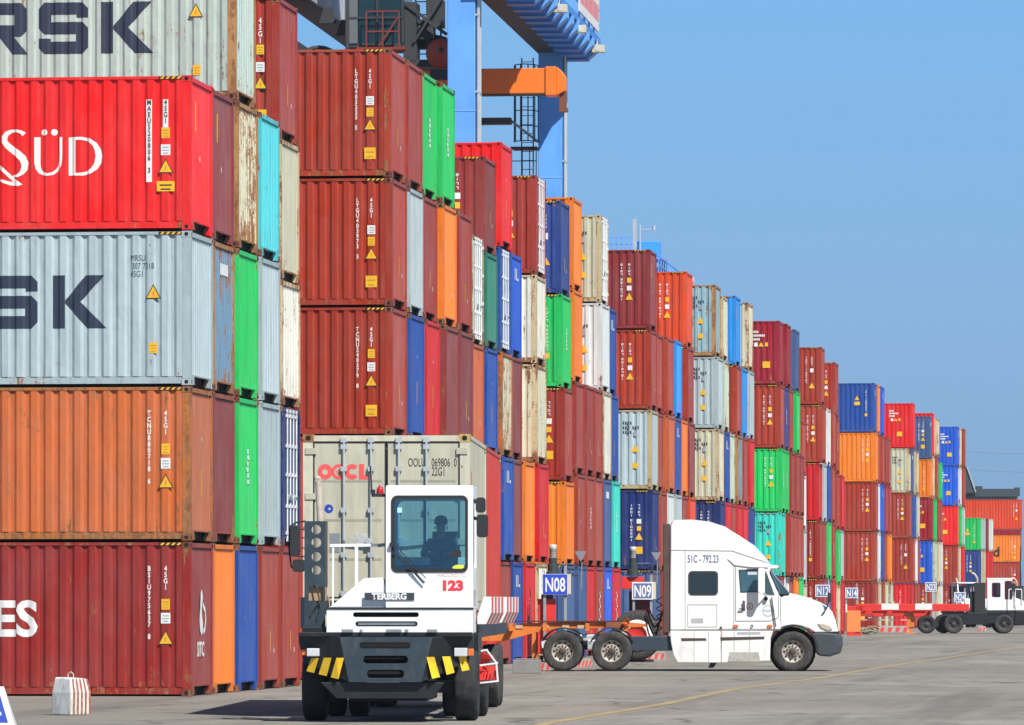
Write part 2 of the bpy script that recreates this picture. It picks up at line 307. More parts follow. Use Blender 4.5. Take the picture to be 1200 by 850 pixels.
# every stack: (block, [(y of its near side, [(paint, H=9ft6 or S=8ft6, x of its right end, d=doors to the right)...bottom to top])])
STACKS = [
 (1, [
  (105.87, [('darkred','H',-18.71,''),('orangebrown','H',-18.71,''),('grey','H',-18.71,''),('scarlet','H',-18.71,'')]),
  (108.57, [('orange','H',-18.74,''),('maroon','H',-18.74,''),('bluegrey','H',-18.74,''),('maroon','H',-18.76,'')]),
  (111.27, [('blue','H',-18.72,''),('green','H',-18.72,''),('green','H',-18.72,''),('rustywhite','H',-18.72,''),('greywhite','H',-18.77,'')]),
  (113.97, [('brown','H',-18.7,''),('grey','H',-18.7,''),('grey','H',-18.7,''),('cyan','H',-18.72,'')]),
  (116.67, [('brown','H',-18.71,''),('navy','H',-18.71,'d'),('offwhite','S',-18.71,''),('cream','H',-18.73,''),('redbrown','H',-18.77,'')]),
 ]),
 (2, [
  (127.97, [('brown','S',-18.0,''),('brown','H',-18.0,''),('brown','H',-18.0,''),('brown','H',-18.0,''),('brown','H',-18.03,'')]),
  (130.77, [('blue','S',-17.99,''),('brown','H',-17.99,''),('blue','H',-17.97,''),('palegrey','H',-18.0,''),('redbrown','H',-18.02,'')]),
  (133.57, [('brown','S',-18.03,''),('grey','H',-18.03,''),('red','H',-17.97,''),('redbrown','H',-18.04,''),('green','H',-18.05,'')]),
  (136.37, [('red','S',-17.94,''),('maroon','H',-17.94,''),('maroon','H',-17.87,''),('orange','H',-17.93,''),('green','H',-17.98,'')]),
  (139.17, [('brown','S',-17.91,''),('brown','H',-17.91,''),('maroon','H',-17.88,''),('brown','H',-17.91,'')]),
 ]),
 (3, [
  (152.6, [('brown','H',-19.29,''),('steel','H',-19.29,''),('rustorange','H',-19.28,''),('offwhite','H',-19.29,'d')]),
  (155.4, [('red','H',-19.25,''),('brown','H',-19.25,''),('blue','H',-19.24,''),('darkgreen','S',-19.25,''),('maroon','S',-19.29,'')]),
  (158.2, [('brown','H',-19.21,''),('blue','H',-19.12,''),('rustywhite','H',-19.16,''),('blue','H',-19.22,'d'),('scarlet','H',-19.18,'')]),
  (161.0, [('blue','H',-19.19,''),('maroon','H',-19.22,''),('maroon','H',-19.22,''),('royal','H',-19.23,'')]),
  (163.8, [('red','H',-19.16,''),('orange','H',-19.17,'')]),
  (166.6, [('offwhite','H',-19.11,''),('red','H',-19.08,''),('cream','H',-19.14,''),('offwhite','S',-19.16,''),('redbrown','H',-19.17,'d')]),
 ]),
 (4, [
  (177.24, [('steel','H',-19.44,''),('orange','S',-19.47,''),('redbrown','H',-19.5,''),('green','H',-19.57,''),('navyblue','H',-19.62,'')]),
  (180.04, [('steel','H',-19.37,''),('brown','H',-19.4,''),('redbrown','H',-19.44,''),('orange','H',-19.51,''),('orange','H',-19.53,'')]),
  (182.84, [('red','H',-19.41,''),('brown','H',-19.39,''),('redbrown','H',-19.41,'')]),
  (185.64, [('brown','H',-19.39,''),('brown','H',-19.42,''),('brown','H',-19.43,'')]),
  (188.44, [('royal','H',-19.4,''),('steel','H',-19.42,''),('offwhite','H',-19.43,''),('white','H',-19.49,''),('cream','H',-19.53,'d')]),
  (191.24, [('red','H',-19.4,''),('teal','H',-19.41,''),('blue','H',-19.47,''),('blue','H',-19.54,'')]),
 ]),
 (5, [
  (207.24, [('steel','H',-19.53,''),('navy','H',-19.59,''),('grey','H',-19.61,''),('brown','H',-19.64,''),('maroonbrown','H',-19.67,'')]),
  (210.04, [('brown','H',-19.47,''),('brown','H',-19.54,''),('redbrown','H',-19.68,''),('brown','H',-19.7,'')]),
  (212.84, [('grey','H',-19.57,''),('white','H',-19.53,''),('rustorange','H',-19.5,''),('brown','H',-19.55,'')]),
  (215.64, [('red','H',-19.49,''),('palegrey','H',-19.48,''),('blue','H',-19.51,''),('sky','H',-19.48,'')]),
  (218.44, [('brown','H',-19.51,''),('redbrown','H',-19.48,''),('orange','H',-19.51,'')]),
  (221.24, [('steel','H',-19.49,''),('orangered','H',-19.44,''),('maroon','H',-19.47,''),('redbrown','H',-19.52,''),('orangered','H',-19.57,'')]),
 ]),
 (6, [
  (230.68, [('brown','H',-19.16,''),('navy','H',-19.05,''),('cream','H',-19.1,''),('grey','H',-19.14,''),('rustgrey','H',-19.24,'')]),
  (233.48, [('red','H',-19.14,''),('red','H',-19.03,''),('blue','H',-19.09,''),('palegreen','H',-19.12,''),('cream','S',-19.17,'')]),
  (236.28, [('brown','H',-19.12,''),('brown','H',-19.04,''),('palegreen','H',-19.1,'')]),
  (239.08, [('blue','H',-19.09,''),('red','H',-19.0,''),('bluegrey','H',-19.0,''),('brown','H',-19.05,''),('sky','H',-19.09,'')]),
  (241.88, [('grey','H',-19.01,''),('red','H',-18.98,''),('redbrown','H',-18.98,''),('sky','H',-19.03,'')]),
  (244.68, [('red','H',-18.94,''),('navyblue','H',-18.9,''),('red','H',-18.92,''),('palegrey','H',-18.94,''),('cream','H',-18.99,'')]),
 ]),
 (7, [
  (260.76, [('brown','H',-18.79,''),('teal','H',-18.73,''),('green','H',-18.71,''),('brown','H',-18.77,''),('maroonred','H',-18.81,'')]),
  (263.56, [('white','H',-18.75,''),('brown','H',-18.51,''),('green','H',-18.75,''),('navyblue','H',-18.77,''),('maroonred','H',-18.67,'')]),
  (266.36, [('brown','H',-18.75,''),('brown','H',-18.54,''),('redbrown','H',-18.67,''),('redbrown','H',-18.75,'')]),
  (269.16, [('orange','H',-18.68,''),('brown','H',-18.55,''),('brown','H',-18.62,''),('green','H',-18.62,''),('steel','H',-18.66,'')]),
  (271.96, [('green','H',-18.66,''),('brown','H',-18.64,''),('redbrown','H',-18.62,'')]),
  (274.76, [('cream','S',-18.67,''),('palegrey','S',-18.69,''),('white','S',-18.71,''),('brown','S',-18.73,'')]),
 ]),
 (8, [
  (288.04, [('redbrown','H',-18.74,''),('redbrown','H',-18.74,''),('red','H',-18.8,''),('brown','H',-18.61,''),('brown','H',-18.67,'')]),
  (290.84, [('brown','H',-18.74,''),('brown','H',-18.76,''),('palegrey','H',-18.74,'')]),
  (293.64, [('steel','H',-18.7,''),('green','H',-18.68,''),('blue','H',-18.68,''),('white','H',-18.72,'')]),
  (296.44, [('red','H',-18.61,''),('brown','H',-18.63,''),('brown','H',-18.65,''),('brown','H',-18.61,'')]),
  (299.24, [('cream','S',-18.56,''),('green','H',-18.54,''),('brown','H',-18.58,''),('brown','H',-18.6,''),('redbrown','H',-18.67,'')]),
  (302.04, [('red','H',-18.53,''),('palegrey','S',-18.55,''),('red','H',-18.5,'')]),
 ]),
 (9, [
  (335.9, [('redbrown','H',-18.59,''),('brown','H',-18.62,''),('brown','H',-18.59,''),('orange','H',-18.59,''),('blue','H',-18.67,'')]),
  (338.7, [('cream','H',-18.54,''),('white','H',-18.59,''),('white','H',-18.62,''),('brown','H',-18.62,''),('orange','H',-18.62,'')]),
  (341.5, [('brown','H',-18.49,''),('blue','H',-18.52,''),('royal','H',-18.52,''),('brown','H',-18.49,''),('royal','H',-18.52,'')]),
  (344.3, [('cream','H',-18.43,''),('brown','H',-18.49,''),('brown','H',-18.43,''),('redbrown','H',-18.43,'')]),
  (347.1, [('palegreen','H',-18.27,''),('orange','H',-18.35,''),('brown','H',-18.37,''),('brown','H',-18.43,'')]),
 ]),
 (10, [
  (370.51, [('red','H',-18.16,''),('brown','H',-18.08,''),('brown','H',-18.3,''),('cream','H',-18.36,''),('scarlet','H',-18.08,'')]),
  (373.31, [('brown','H',-18.07,''),('white','H',-18.05,''),('blue','H',-18.13,''),('steel','H',-18.3,'')]),
  (376.11, [('brown','H',-18.04,''),('brown','H',-18.01,''),('palegreen','H',-18.04,''),('cream','H',-18.1,'')]),
 ]),
 (11, [
  (387.38, [('redbrown','H',-17.76,''),('royal','H',-17.71,''),('maroonred','H',-17.65,''),('orange','S',-17.71,''),('steel','H',-17.76,'')]),
  (390.18, [('palegrey','H',-17.6,''),('palegreen','H',-17.54,''),('green','H',-17.54,''),('cream','H',-17.69,''),('scarlet','H',-17.72,'')]),
  (392.98, [('cream','H',-17.49,''),('cream','H',-17.43,''),('brown','H',-17.43,''),('brown','H',-17.55,''),('cream','S',-17.49,'')]),
  (395.78, [('white','H',-17.38,''),('white','H',-17.38,''),('brown','H',-17.41,''),('green','S',-17.41,'')]),
 ]),
 (12, [
  (420.81, [('redbrown','H',-17.34,''),('brown','H',-17.34,''),('scarlet','H',-17.31,''),('royal','H',-17.34,''),('royal','H',-17.27,'')]),
  (423.61, [('white','H',-17.26,''),('cream','H',-17.26,''),('green','H',-17.17,''),('white','H',-17.2,''),('cream','H',-17.2,'')]),
  (426.41, [('brown','H',-17.06,''),('red','H',-17.06,''),('palegrey','H',-17.06,''),('brown','H',-17.02,''),('brown','H',-17.02,'')]),
 ]),
 (13, [
  (459.62, [('brown','H',-17.07,''),('navyblue','H',-17.07,''),('green','S',-17.07,'')]),
  (462.42, [('cream','H',-16.83,''),('cream','H',-16.83,''),('palegrey','S',-16.83,'')]),
  (465.22, [('red','H',-16.66,''),('red','H',-16.66,''),('maroon','S',-16.66,'')]),
  (468.02, [('red','H',-16.41,''),('red','H',-16.41,''),('white','S',-16.41,'')]),
 ]),
 (14, [
  (556.64, [('brown','H',-16.76,''),('brown','S',-16.84,''),('orange','S',-16.84,'')]),
  (559.44, [('steel','H',-16.76,''),('teal','H',-16.84,''),('maroonred','H',-16.84,''),('orangered','H',-16.76,'')]),
 ]),
]

# ------------------------------------------------------------------ shipping containers
PITCH, CREST, SLOPE = .278, .112, .052
def prof(x):
    """depth (y) of the corrugated long side at x; x runs negative from the right end"""
    t = (-x - .165) % PITCH
    if t < CREST: return .010
    if t < CREST+SLOPE: return .010 + .036*(t-CREST)/SLOPE
    if t < PITCH-SLOPE: return .046
    return .046 - .036*(t-PITCH+SLOPE)/SLOPE
def breaks(x0, x1):
    xs = []; k = 0
    while True:
        base = -.165 - k*PITCH
        if base < x0 - PITCH: break
        xs += [base, base-CREST, base-CREST-SLOPE, base-PITCH+SLOPE]; k += 1
    return [x for x in xs if x0 < x < x1]
def drape(me):
    """press flat print onto the corrugation so that paint follows the steel"""
    bm = bmesh.new(); bm.from_mesh(me)
    xs = [v.co.x for v in bm.verts]
    for x in breaks(min(xs)+1e-4, max(xs)-1e-4):
        bmesh.ops.bisect_plane(bm, geom=bm.verts[:]+bm.edges[:]+bm.faces[:], plane_co=(x,0,0), plane_no=(1,0,0))
    for v in bm.verts: v.co.y = prof(v.co.x) - .0035
    bm.to_mesh(me); bm.free(); return me
HT = {'H': 2.896, 'S': 2.591}
GAP = .024
LEN, WID = 12.192, 2.438
def side_mesh(H, L_, y_sign=1):
    m = MB(); xs = [-.165] + sorted(set([-.165 - k*PITCH - o for k in range(int((L_-.33)/PITCH)) for o in (0, CREST, CREST+SLOPE, PITCH-SLOPE)]), reverse=True)
    xs = [x for x in xs if x > -L_+.165] + [-L_+.165]
    z0, z1 = .165, H-.065; vs = []
    for x in xs:
        y = prof(x); y = y if y_sign > 0 else WID - y
        vs += [(x,y,z0),(x,y,z1)]
    m.add(vs, [(2*i,2*i+1,2*i+3,2*i+2) for i in range(len(xs)-1)])
    return m.mesh('side_panel')
def end_mesh(H, right=True):
    """corrugated front wall"""
    m = MB(); P = .2135; ys = []; 
    for k in range(10):
        b = .15 + k*P; ys += [(b, .028),(b+.075,.028),(b+.105,.072),(b+.182,.072)]
    ys.append((2.288,.028))
    vs = []
    for y, d in ys: vs += [(-d,y,.20),(-d,y,H-.105)]
    m.add(vs, [(2*i,2*i+1,2*i+3,2*i+2) for i in range(len(ys)-1)])
    me = m.mesh('end_wall'); 
    return me
def casting(m, x, y, z, sx, sy, mat=0, hole=1):
    """corner casting as a block at a corner; sx, sy: +1 grows to +x / +y. z is its bottom"""
    a, b = (x, x+.178*sx), (y, y+.162*sy)
    m.box(a[0], a[1], b[0], b[1], z, z+.118, mat)
    e = .003
    cz = z+.059; cx = x+.089*sx; cy = y+.081*sy
    oval = [( .026*math.cos(t)+(.012 if math.cos(t)>0 else -.012), .036*math.sin(t)) for t in [2*math.pi*i/10 for i in range(10)]]
    m.add([(cx+p, y-e*sy, cz+q) for p,q in oval], [list(range(10))], hole)
    m.add([(x-e*sx, cy+p, cz+q) for p,q in oval], [list(range(10))], hole)
def frame_mesh(H, L_, with_cast, doors=False):
    m = MB()
    zt = H-.006
    for x in (0, -L_):
        sx = -1 if x == 0 else 1
        for y in (0, WID):
            sy = 1 if y == 0 else -1
            xo, yo = x+.004*sx, y+.004*sy
            m.box(xo, x+.165*sx, yo, y+.075*sy, .122, H-.122)              # post, wide face to the side
            m.box(xo, x+.05*sx, y+.075*sy, y+.15*sy, .122, H-.122)         # post, return on the end
            if with_cast:
                casting(m, x, y, 0, sx, sy); casting(m, x, y, H-.118, sx, sy)
        # end header and sill
        m.box(x+.006*sx, x+.075*sx, .162, WID-.162, H-.105, H-.02)
        if x == 0:
            m.box(x+.006*sx, x+.08*sx, .162, .40, .012, .20); m.box(x+.006*sx, x+.08*sx, WID-.40, WID-.162, .012, .20)
            m.box(x+.006*sx, x+.08*sx, .40, WID-.40, .172, .20)
            for yy in (.66, WID-.72): m.box(x+.03*sx, x+.10*sx, yy, yy+.05, .02, .172, 1)   # gooseneck tunnel cheeks, black like the tunnel's painted shade
            m.box(x+.14*sx, x+.15*sx, .30, WID-.30, .012, .168, 1)  # black sheet in the tunnel mouth stands in for under-floor shade
        else: m.box(x+.006*sx, x+.08*sx, .162, WID-.162, .012, .20)
    for y in (0, WID):
        sy = 1 if y == 0 else -1
        m.box(-L_+.165, -.165, y+.002*sy, y+.06*sy, H-.068, H-.012)        # top side rail
        m.box(-L_+.178, -.178, y+.022*sy, y+.075*sy, .020, .160)           # bottom side rail
        m.box(-L_+.178, -.178, y+.022*sy, y+.12*sy, .020, .030)
    m.box(-L_+.1, -.1, .08, WID-.08, .160, .170, 1)                        # floor underside, painted black as the shade below it
    return m.mesh('frame')
def roof_mesh(H, L_):
    m = MB(); n = int(L_/.5); vs = []
    for i in range(n*2+1):
        x = -.08 - (L_-.16)*i/(n*2); z = H-.045 + (.02 if i % 2 else 0); vs += [(x,.05,z),(x,WID-.05,z)]
    m.add(vs, [(2*i,2*i+1,2*i+3,2*i+2) for i in range(n*2)])
    return m.mesh('roof')
def door_mesh(H, leaf):
    m = MB(); y0, y1 = (.155, WID/2-.006) if leaf == 0 else (WID/2+.006, WID-.155)
    z0, z1 = .205, H-.112
    m.box(-.058, -.022, y0, y1, z0, z1)
    m.box(-.030, -.016, y0, y0+.018, z0, z1, 1); m.box(-.030, -.016, y1-.018, y1, z0, z1, 1)
    m.box(-.030, -.017, y0+.018, y1-.018, z1-.02, z1, 1); m.box(-.030, -.017, y0+.018, y1-.018, z0, z0+.02, 1)
    n = 4; h = (z1-z0)/n
    for k in range(1, n): m.box(-.030, -.0185, y0+.06, y1-.06, z0+k*h-.016, z0+k*h+.016, 2)   # pressed ribs between the panels
    for k in range(4):
        zz = z0+.12+k*(z1-z0-.3)/3
        yy = (.04, .20) if leaf == 0 else (WID-.20, WID-.04)
        m.box(-.014, .012, yy[0], yy[1], zz, zz+.09)                       # hinges
    return m.mesh('door')
def rod_mesh(H, y):
    m = MB(); m.cyl((.012,y,.10), (.012,y,H-.05), .0185, n=8)
    for z in (.24, .8, 1.45, 2.05, H-.22): m.box(-.014, .03, y-.045, y+.045, z, z+.07)
    m.box(-.002, .03, y-.045, y+.045, .10, .17); m.box(-.002, .03, y-.045, y+.045, H-.12, H-.05)
    return m.mesh('locking_rod')
def handle_mesh(y, d):
    m = MB(); m.bar((.04,y,1.05), (.05,y+.42*d,1.02), .018, .03); m.box(-.014,.055,y+.36*d-.03,y+.36*d+.03,.96,1.08)
    return m.mesh('door_handle')
def cast_mesh(sx, sy):
    m = MB(); casting(m, 0, 0, 0, sx, sy); return m.mesh('corner_casting')

ME = {}
for H_ in 'HS':
    h = HT[H_]
    ME['near', H_] = slots(side_mesh(h, LEN, 1), None); ME['far', H_] = slots(side_mesh(h, LEN, -1), None)
    ME['end', H_] = slots(end_mesh(h), None); ME['roof', H_] = slots(roof_mesh(h, LEN), None)
    me = end_mesh(h); me.transform(Matrix.Translation((-LEN,WID,0)) @ Matrix.Rotation(math.pi,4,'Z')); ME['back', H_] = slots(me, None)
    ME['frame', H_, 1] = slots(frame_mesh(h, LEN, True), None, BLACK, None); ME['frame', H_, 0] = slots(frame_mesh(h, LEN, False), None, BLACK, None)
    for lf in (0,1): ME['door', H_, lf] = slots(door_mesh(h, lf), None, INKBLACK, None)
    for k, y in enumerate((.60, .995, 1.40, 1.80)): ME['rod', H_, k] = slots(rod_mesh(h, y), None)
for k, (y, d) in enumerate(((.60,1),(1.80,-1))): ME['handle', k] = slots(handle_mesh(y, d), None)
for sx in (-1,1):
    for sy in (-1,1): ME['cast', sx, sy] = slots(cast_mesh(sx, sy), None, BLACK)

# --- print on the containers
def tri_mesh(w, h):
    m = MB(); m.add([(-w/2,0,0),(w/2,0,0),(0,0,h)], [(0,1,2)], 1); k = .80
    m.add([(-w/2*k,-.002,h*.07),(w/2*k,-.002,h*.07),(0,-.002,h*.07+h*k)], [(0,1,2)], 0)
    m.add([(-w*.03,-.004,h*.16),(w*.05,-.004,h*.30),(w*.01,-.004,h*.34),(w*.06,-.004,h*.6),(-w*.06,-.004,h*.36),(-w*.01,-.004,h*.32)], [(0,1,2,3,4,5)], 2)
    return slots(m.mesh('warning_triangle'), YEL, INKBLACK, PINK)
def plate_mesh(w, h, rows, mat, ink):
    m = MB(); m.add([(-w/2,0,0),(w/2,0,0),(w/2,0,h),(-w/2,0,h)], [(0,1,2,3)], 0)
    for i in range(rows):
        z = h*(.14+.8*i/rows); a = random.uniform(.55,.85)
        m.add([(-w/2*a,-.002,z),(w/2*a,-.002,z),(w/2*a,-.002,z+h*.28/rows),(-w/2*a,-.002,z+h*.28/rows)], [(0,1,2,3)], 1)
    return slots(m.mesh('label_plate'), mat, ink)
AMB = simple('worn_amber', (.55,.30,.03), .6)
TRI = tri_mesh(.30, .28); PL_Y = plate_mesh(.16,.20,3,YEL,AMB); PL_W = plate_mesh(.18,.20,3,WHITE,simple('faded_grey',(.35,.34,.36),.6)); PL_BIG = plate_mesh(.26,.26,2,YEL,AMB)
CAUTION = plate_mesh(.34,.19,2,YEL,INKBLACK)
def hazard_mesh():
    m = MB(); m.box(-.62,-.18,-.0015,.0008,0,.052,1)
    for i in range(4):
        x = -.59+i*.105; m.add([(x,-.004,.004),(x+.05,-.004,.004),(x+.09,-.004,.048),(x+.04,-.004,.048)], [(0,1,2,3)], 0)
    return slots(m.mesh('hazard_stripe'), YEL, INKBLACK)
HAZ = hazard_mesh()
def dash_col(m, x, z, n, w=.075, h=.075, gap=.045, skip=(4,), mat=0, y=.006):
    """a column of half worn away characters, too small to read"""
    for i in range(n):
        if i in skip: z -= .06
        z -= h
        k = random.randint(0,3)
        if k == 0: q = [(0,0,1,.22),(0,.39,1,.61),(0,.78,1,1),(0,.22,.25,.39),(.75,.61,1,.78)]
        elif k == 1: q = [(.38,0,.66,1)]
        elif k == 2: q = [(0,0,.26,1),(.74,0,1,1),(.26,.78,.74,1),(.26,0,.74,.2)]
        else: q = [(0,.78,1,1),(.7,0,.96,.78)]
        for a,b,c,d in q: m.add([(x-w/2+w*a,y,z+h*b),(x-w/2+w*c,y,z+h*b),(x-w/2+w*c,y,z+h*d),(x-w/2+w*a,y,z+h*d)], [(0,1,2,3)], mat)
        z -= gap
    return z
def marks_mesh(H, kind):
    """all the small print at the right of a long side, on one sheet (for containers whose print is a few pixels)"""
    m = MB(); xa, xb = -.778, -.50
    def rect(x, z, w, h, mat): m.add([(x-w/2,.005,z),(x+w/2,.005,z),(x+w/2,.005,z+h),(x-w/2,.005,z+h)], [(0,1,2,3)], mat)
    def tri(x, z, w=.27, h=.25): m.add([(x-w/2,.005,z),(x+w/2,.005,z),(x,.005,z+h)], [(0,1,2)], 1)
    if kind in (0, 1):
        dash_col(m, xa, H-.42, 11); dash_col(m, xb, H-.42, 4, skip=())
        z = H-1.12
        if kind == 0: rect(xb, z, .15, .18, 1); rect(xb, z-.28, .17, .17, 0); tri(xb, z-.62)
        else: rect(xb, z, .17, .17, 0); rect(xb, z-.26, .15, .17, 1); tri(xb, z-.58); rect(xb, z-1.10, .26, .26, 1)
    elif kind == 4:
        dash_col(m, xa, H-.42, 11); dash_col(m, xb, H-.42, 4, skip=()); rect(xb, H-1.2, .17, .2, 0); tri(xb, H-2.0, .3, .28)
    elif kind == 5:
        dash_col(m, xb, H-.42, 11); rect(xb, H-2.0, .15, .17, 1); rect(xa-.25, H-1.35, .34, .20, 1); tri(xa-.25, H-1.05, .27, .25)
    elif kind == 2:                                                        # dark print on a pale side
        for r, n in ((0,4),(1,7),(2,4)):
            for i in range(n):
                if r == 1 and i == 3: continue
                rect(-1.05+i*.09, H-.55-r*.17, .05, .11, 2)
        rect(-.62, H-.98, .13, .18, 3); tri(-.62, H-1.55, .3, .28); rect(-.62, H-2.15, .2, .2, 1)
    elif kind == 3:                                                        # maroon style: rows of white print, yellow marks in a row
        for r, n in ((0,4),(1,8),(2,5)):
            for i in range(n): rect(-1.25+i*.075, H-.50-r*.17, .055, .10, 0)
        rect(-1.10, H-1.12, .16, .18, 0); tri(-.86, H-1.12, .24, .2); rect(-.62, H-1.12, .14, .18, 1); rect(-.62, H-2.1, .34, .30, 1)
    return slots(m.mesh('side_markings'), WHITE, YEL, INK, simple('faint_ink', (.30,.33,.40), .6))
MARKS = {(h, k): marks_mesh(HT[h], k) for h in 'HS' for k in range(6)}
def end_marks(kind, H):
    m = MB()
    def rect(y, z, w, h, mat): m.add([(-.024,y-w/2,z),(-.024,y+w/2,z),(-.024,y+w/2,z+h),(-.024,y-w/2,z+h)], [(0,1,2,3)], mat)
    if kind == 0: rect(1.24,.75,.07,.42,1); rect(1.72,.72,.07,.10,0)
    elif kind == 1: rect(1.26,.85,.06,.50,1); rect(1.30,1.9,.05,.07,0)
    elif kind == 2: rect(.62,H-1.0,.10,.55,1); rect(1.1,1.35,.06,.10,0)
    elif kind == 3:                                                        # a white logo with a line of lettering under it
        for i in range(9): rect(1.35+.18*math.sin(i*2.1), H-.9-i*.11, .14+.12*((i*5)%3)/2, .09, 0)
        for i in range(4): rect(1.05+i*.2, H-2.15, .09, .26, 0)
    elif kind == 4:
        for i in range(6): rect(1.30+.05*math.sin(i*1.7), H-1.1-i*.12, .20+.05*(i%2), .09, 0)
    elif kind == 5: rect(1.3, H-.62, .9, .22, 0)
    elif kind == 6:
        rect(1.0, H-.72, .16, .34, 0); rect(1.35, H-.72, .16, .34, 0); rect(1.7, H-.72, .3, .08, 0)
    return slots(m.mesh('end_markings'), WHITE, YEL)
ENDM = {(h, k): end_marks(k, HT[h]) for h in 'HS' for k in range(7)}
# vertical codes one can read
def vcode(s, size=.125): return slots(text_mesh('\n'.join(s), size, .004, 'CENTER', .86, .78), None)

def container(paint_name, ht, loc, label, lod, doors=False, marks=0, emark=None, rusty_post=None, group='stacked shipping containers'):
    col, rust, _ = PAINTS[paint_name]
    P = paint(col, rust); F = paint(col, min(.95, rust+.16)) if rusty_post is None else rusty_post
    H = HT[ht]
    t = thing('shipping_container', label, 'shipping container', loc, 0, group)
    near = lod == 0
    put('frame', ME['frame', ht, 0 if near else 1], [F, None, RUSTCAST], t)
    if near:
        cm = RUSTCAST if paint_name not in ('scarlet','grey') else F
        for x in (0, -LEN):
            for y in (0, WID):
                for z in (0, H-.118):
                    put('corner_casting', ME['cast', -1 if x == 0 else 1, 1 if y == 0 else -1], [cm], t, (x,y,z))
    put('side_panel', ME['near', ht], [P], t); put('side_panel', ME['far', ht], [P], t)
    put('roof', ME['roof', ht], [P], t)
    put('end_wall', ME['back', ht], [P], t)
    if doors:
        for lf in (0,1):
            d = put('door', ME['door', ht, lf], [P, None, F], t)
            for k in (0,1): put('locking_rod', ME['rod', ht, lf*2+k], [RODWHITE], d)
            put('door_handle', ME['handle', lf], [GALV], d)
    else: put('end_wall', ME['end', ht], [paint(col, rust, chalk=.35 if paint_name in ('brown','redbrown','maroon','maroonbrown','darkred','orangebrown') else .12)], t)
    if marks is not None:
        sm_ = put('side_markings', MARKS[ht, marks], [], t, (random.choice((0,0,-PITCH)), 0, random.uniform(-.12,.06))); sm_['kind'] = 'stuff'
        if marks in (0,1,4,5) and lod < 2: put('hazard_stripe', HAZ, [], t, (0,0,H-.068))
    if emark is not None: em_ = put('end_markings', ENDM[ht, emark], [], t); em_['kind'] = 'stuff'
    return t
ORD = ['bottom','second','third','fourth','top']
ROW = ['front row','second row','third row','fourth row','fifth row','rearmost row']
BLK = {1:'nearest block on the left', 2:'block behind the yard tractor', 3:'third block from the left', 4:'fourth block from the left', 5:'fifth block from the left',
 6:'sixth block, above the white cab roof', 7:'seventh block, above the white truck windscreen', 8:'eighth block, right of the white truck', 9:'ninth block from the left', 10:'tenth block from the left',
 11:'eleventh block from the left', 12:'twelfth block from the left', 13:'low block before the far stack', 14:'far stack at the right edge'}
PALE = ('grey','palegrey','offwhite','cream','white','greywhite','rustywhite','palegreen','rustgrey','bluegrey','cyan','teal')
special = {}     # (block, row, tier) -> root, for extra lettering
for bk, rows in STACKS:
    tops = {}
    for ri, (y, tiers) in enumerate(rows):
        z = .01
        for ti, (pn, ht, x, fl) in enumerate(tiers):
            word = PAINTS[pn][2]
            if fl == 'd': word += ' door-end'
            tier = ORD[ti] if ti < 4 else 'top'
            label = '%s container, %s tier, %s, %s' % (word, tier, ROW[ri], BLK[bk])
            lod = 0 if bk <= 2 else (1 if bk <= 8 else 2)
            mk = 0
            h = (bk*7 + ri*5 + ti*3) % 11
            mk = (0,1,4,0,5,1,0,4,1,5,0)[h]
            if pn in PALE: mk = 2
            if pn in ('maroonred','royal','scarlet') and bk > 5: mk = 3
            nxt = len(rows[ri-1][1]) if ri else 0
            if ri and nxt > ti and not (bk == 3 and ri == 5): mk = None     # its long side stands behind its neighbour
            if bk == 1 or (bk == 2 and ri == 0): mk = None
            em = (0, 1, None, 2, 1, 0, None, 0, 4, None, 1)[h]
            if pn in ('green','teal'): em = 4
            if pn == 'royal' or (pn == 'blue' and h % 2): em = 6
            if pn in ('steel','rustgrey') : em = 5 if h % 2 else None
            if bk == 1: em = {(0,1):1,(0,3):2,(1,3):2,(1,1):None,(2,1):4,(3,0):0,(4,0):0,(4,4):0,(3,3):None,(1,2):5}.get((ri,ti))
            if bk == 2: em = {(0,4):0,(0,3):0,(0,2):0,(2,4):4,(3,4):4,(4,3):0,(2,3):0,(3,3):0,(1,2):1,(2,2):1,(4,2):0}.get((ri,ti))
            if bk == 4 and ti == 0 and ri in (3,5): em = 3
            rp = None
            if pn in ('greywhite','rustywhite','cream','offwhite','bluegrey','rustgrey') : rp = paint((192,148,96), .66) if pn in ('greywhite','rustywhite','bluegrey','rustgrey') else paint((216,198,160), .58)
            if bk == 3 and ri == 2 and ti == 2: rp = paint((214,110,40), .7)
            if (bk, ri, ti) in ((1,0,1),): rp = paint((186,112,54), .6)
            if pn == 'grey' and bk == 5: rp = paint((206,190,150), .5)
            t = container(pn, ht, (x, y, z), label, lod, fl == 'd', mk, em, rp)
            special[bk, ri, ti] = t
            z += HT[ht] + GAP

# lettering on the four near fronts ------------------------------------------------------------
SC = 62.42
def front(key, name, me, mats, x=0, z=0, y=.0):
    return put(name, me, mats, special[key], (x, y, z))
S_ = [(.12,1),(.88,1),(1,.88),(1,.70),(.76,.70),(.76,.76),(.25,.76),(.25,.62),(.88,.62),(1,.5),(1,.12),(.88,0),(.12,0),(0,.12),(0,.30),(.24,.30),(.24,.24),(.75,.24),(.75,.38),(.12,.38),(0,.5),(0,.88)]
K1 = [(0,0),(.235,0),(.235,1),(0,1)]
K2 = [(.24,.53),(.24,.47),(.66,0),(1.03,0),(.53,.5),(.99,1),(.63,1)]
RR = [(0,0),(.235,0),(.235,.34),(.46,.34),(.72,0),(1.02,0),(.75,.34),(.88,.34),(1,.46),(1,.88),(.88,1),(0,1)]
RH = [(.235,.57),(.76,.57),(.76,.77),(.235,.77)]
EE = [(0,0),(1,0),(1,.23),(.24,.23),(.24,.39),(.94,.39),(.94,.61),(.24,.61),(.24,.77),(1,.77),(1,1),(0,1)]
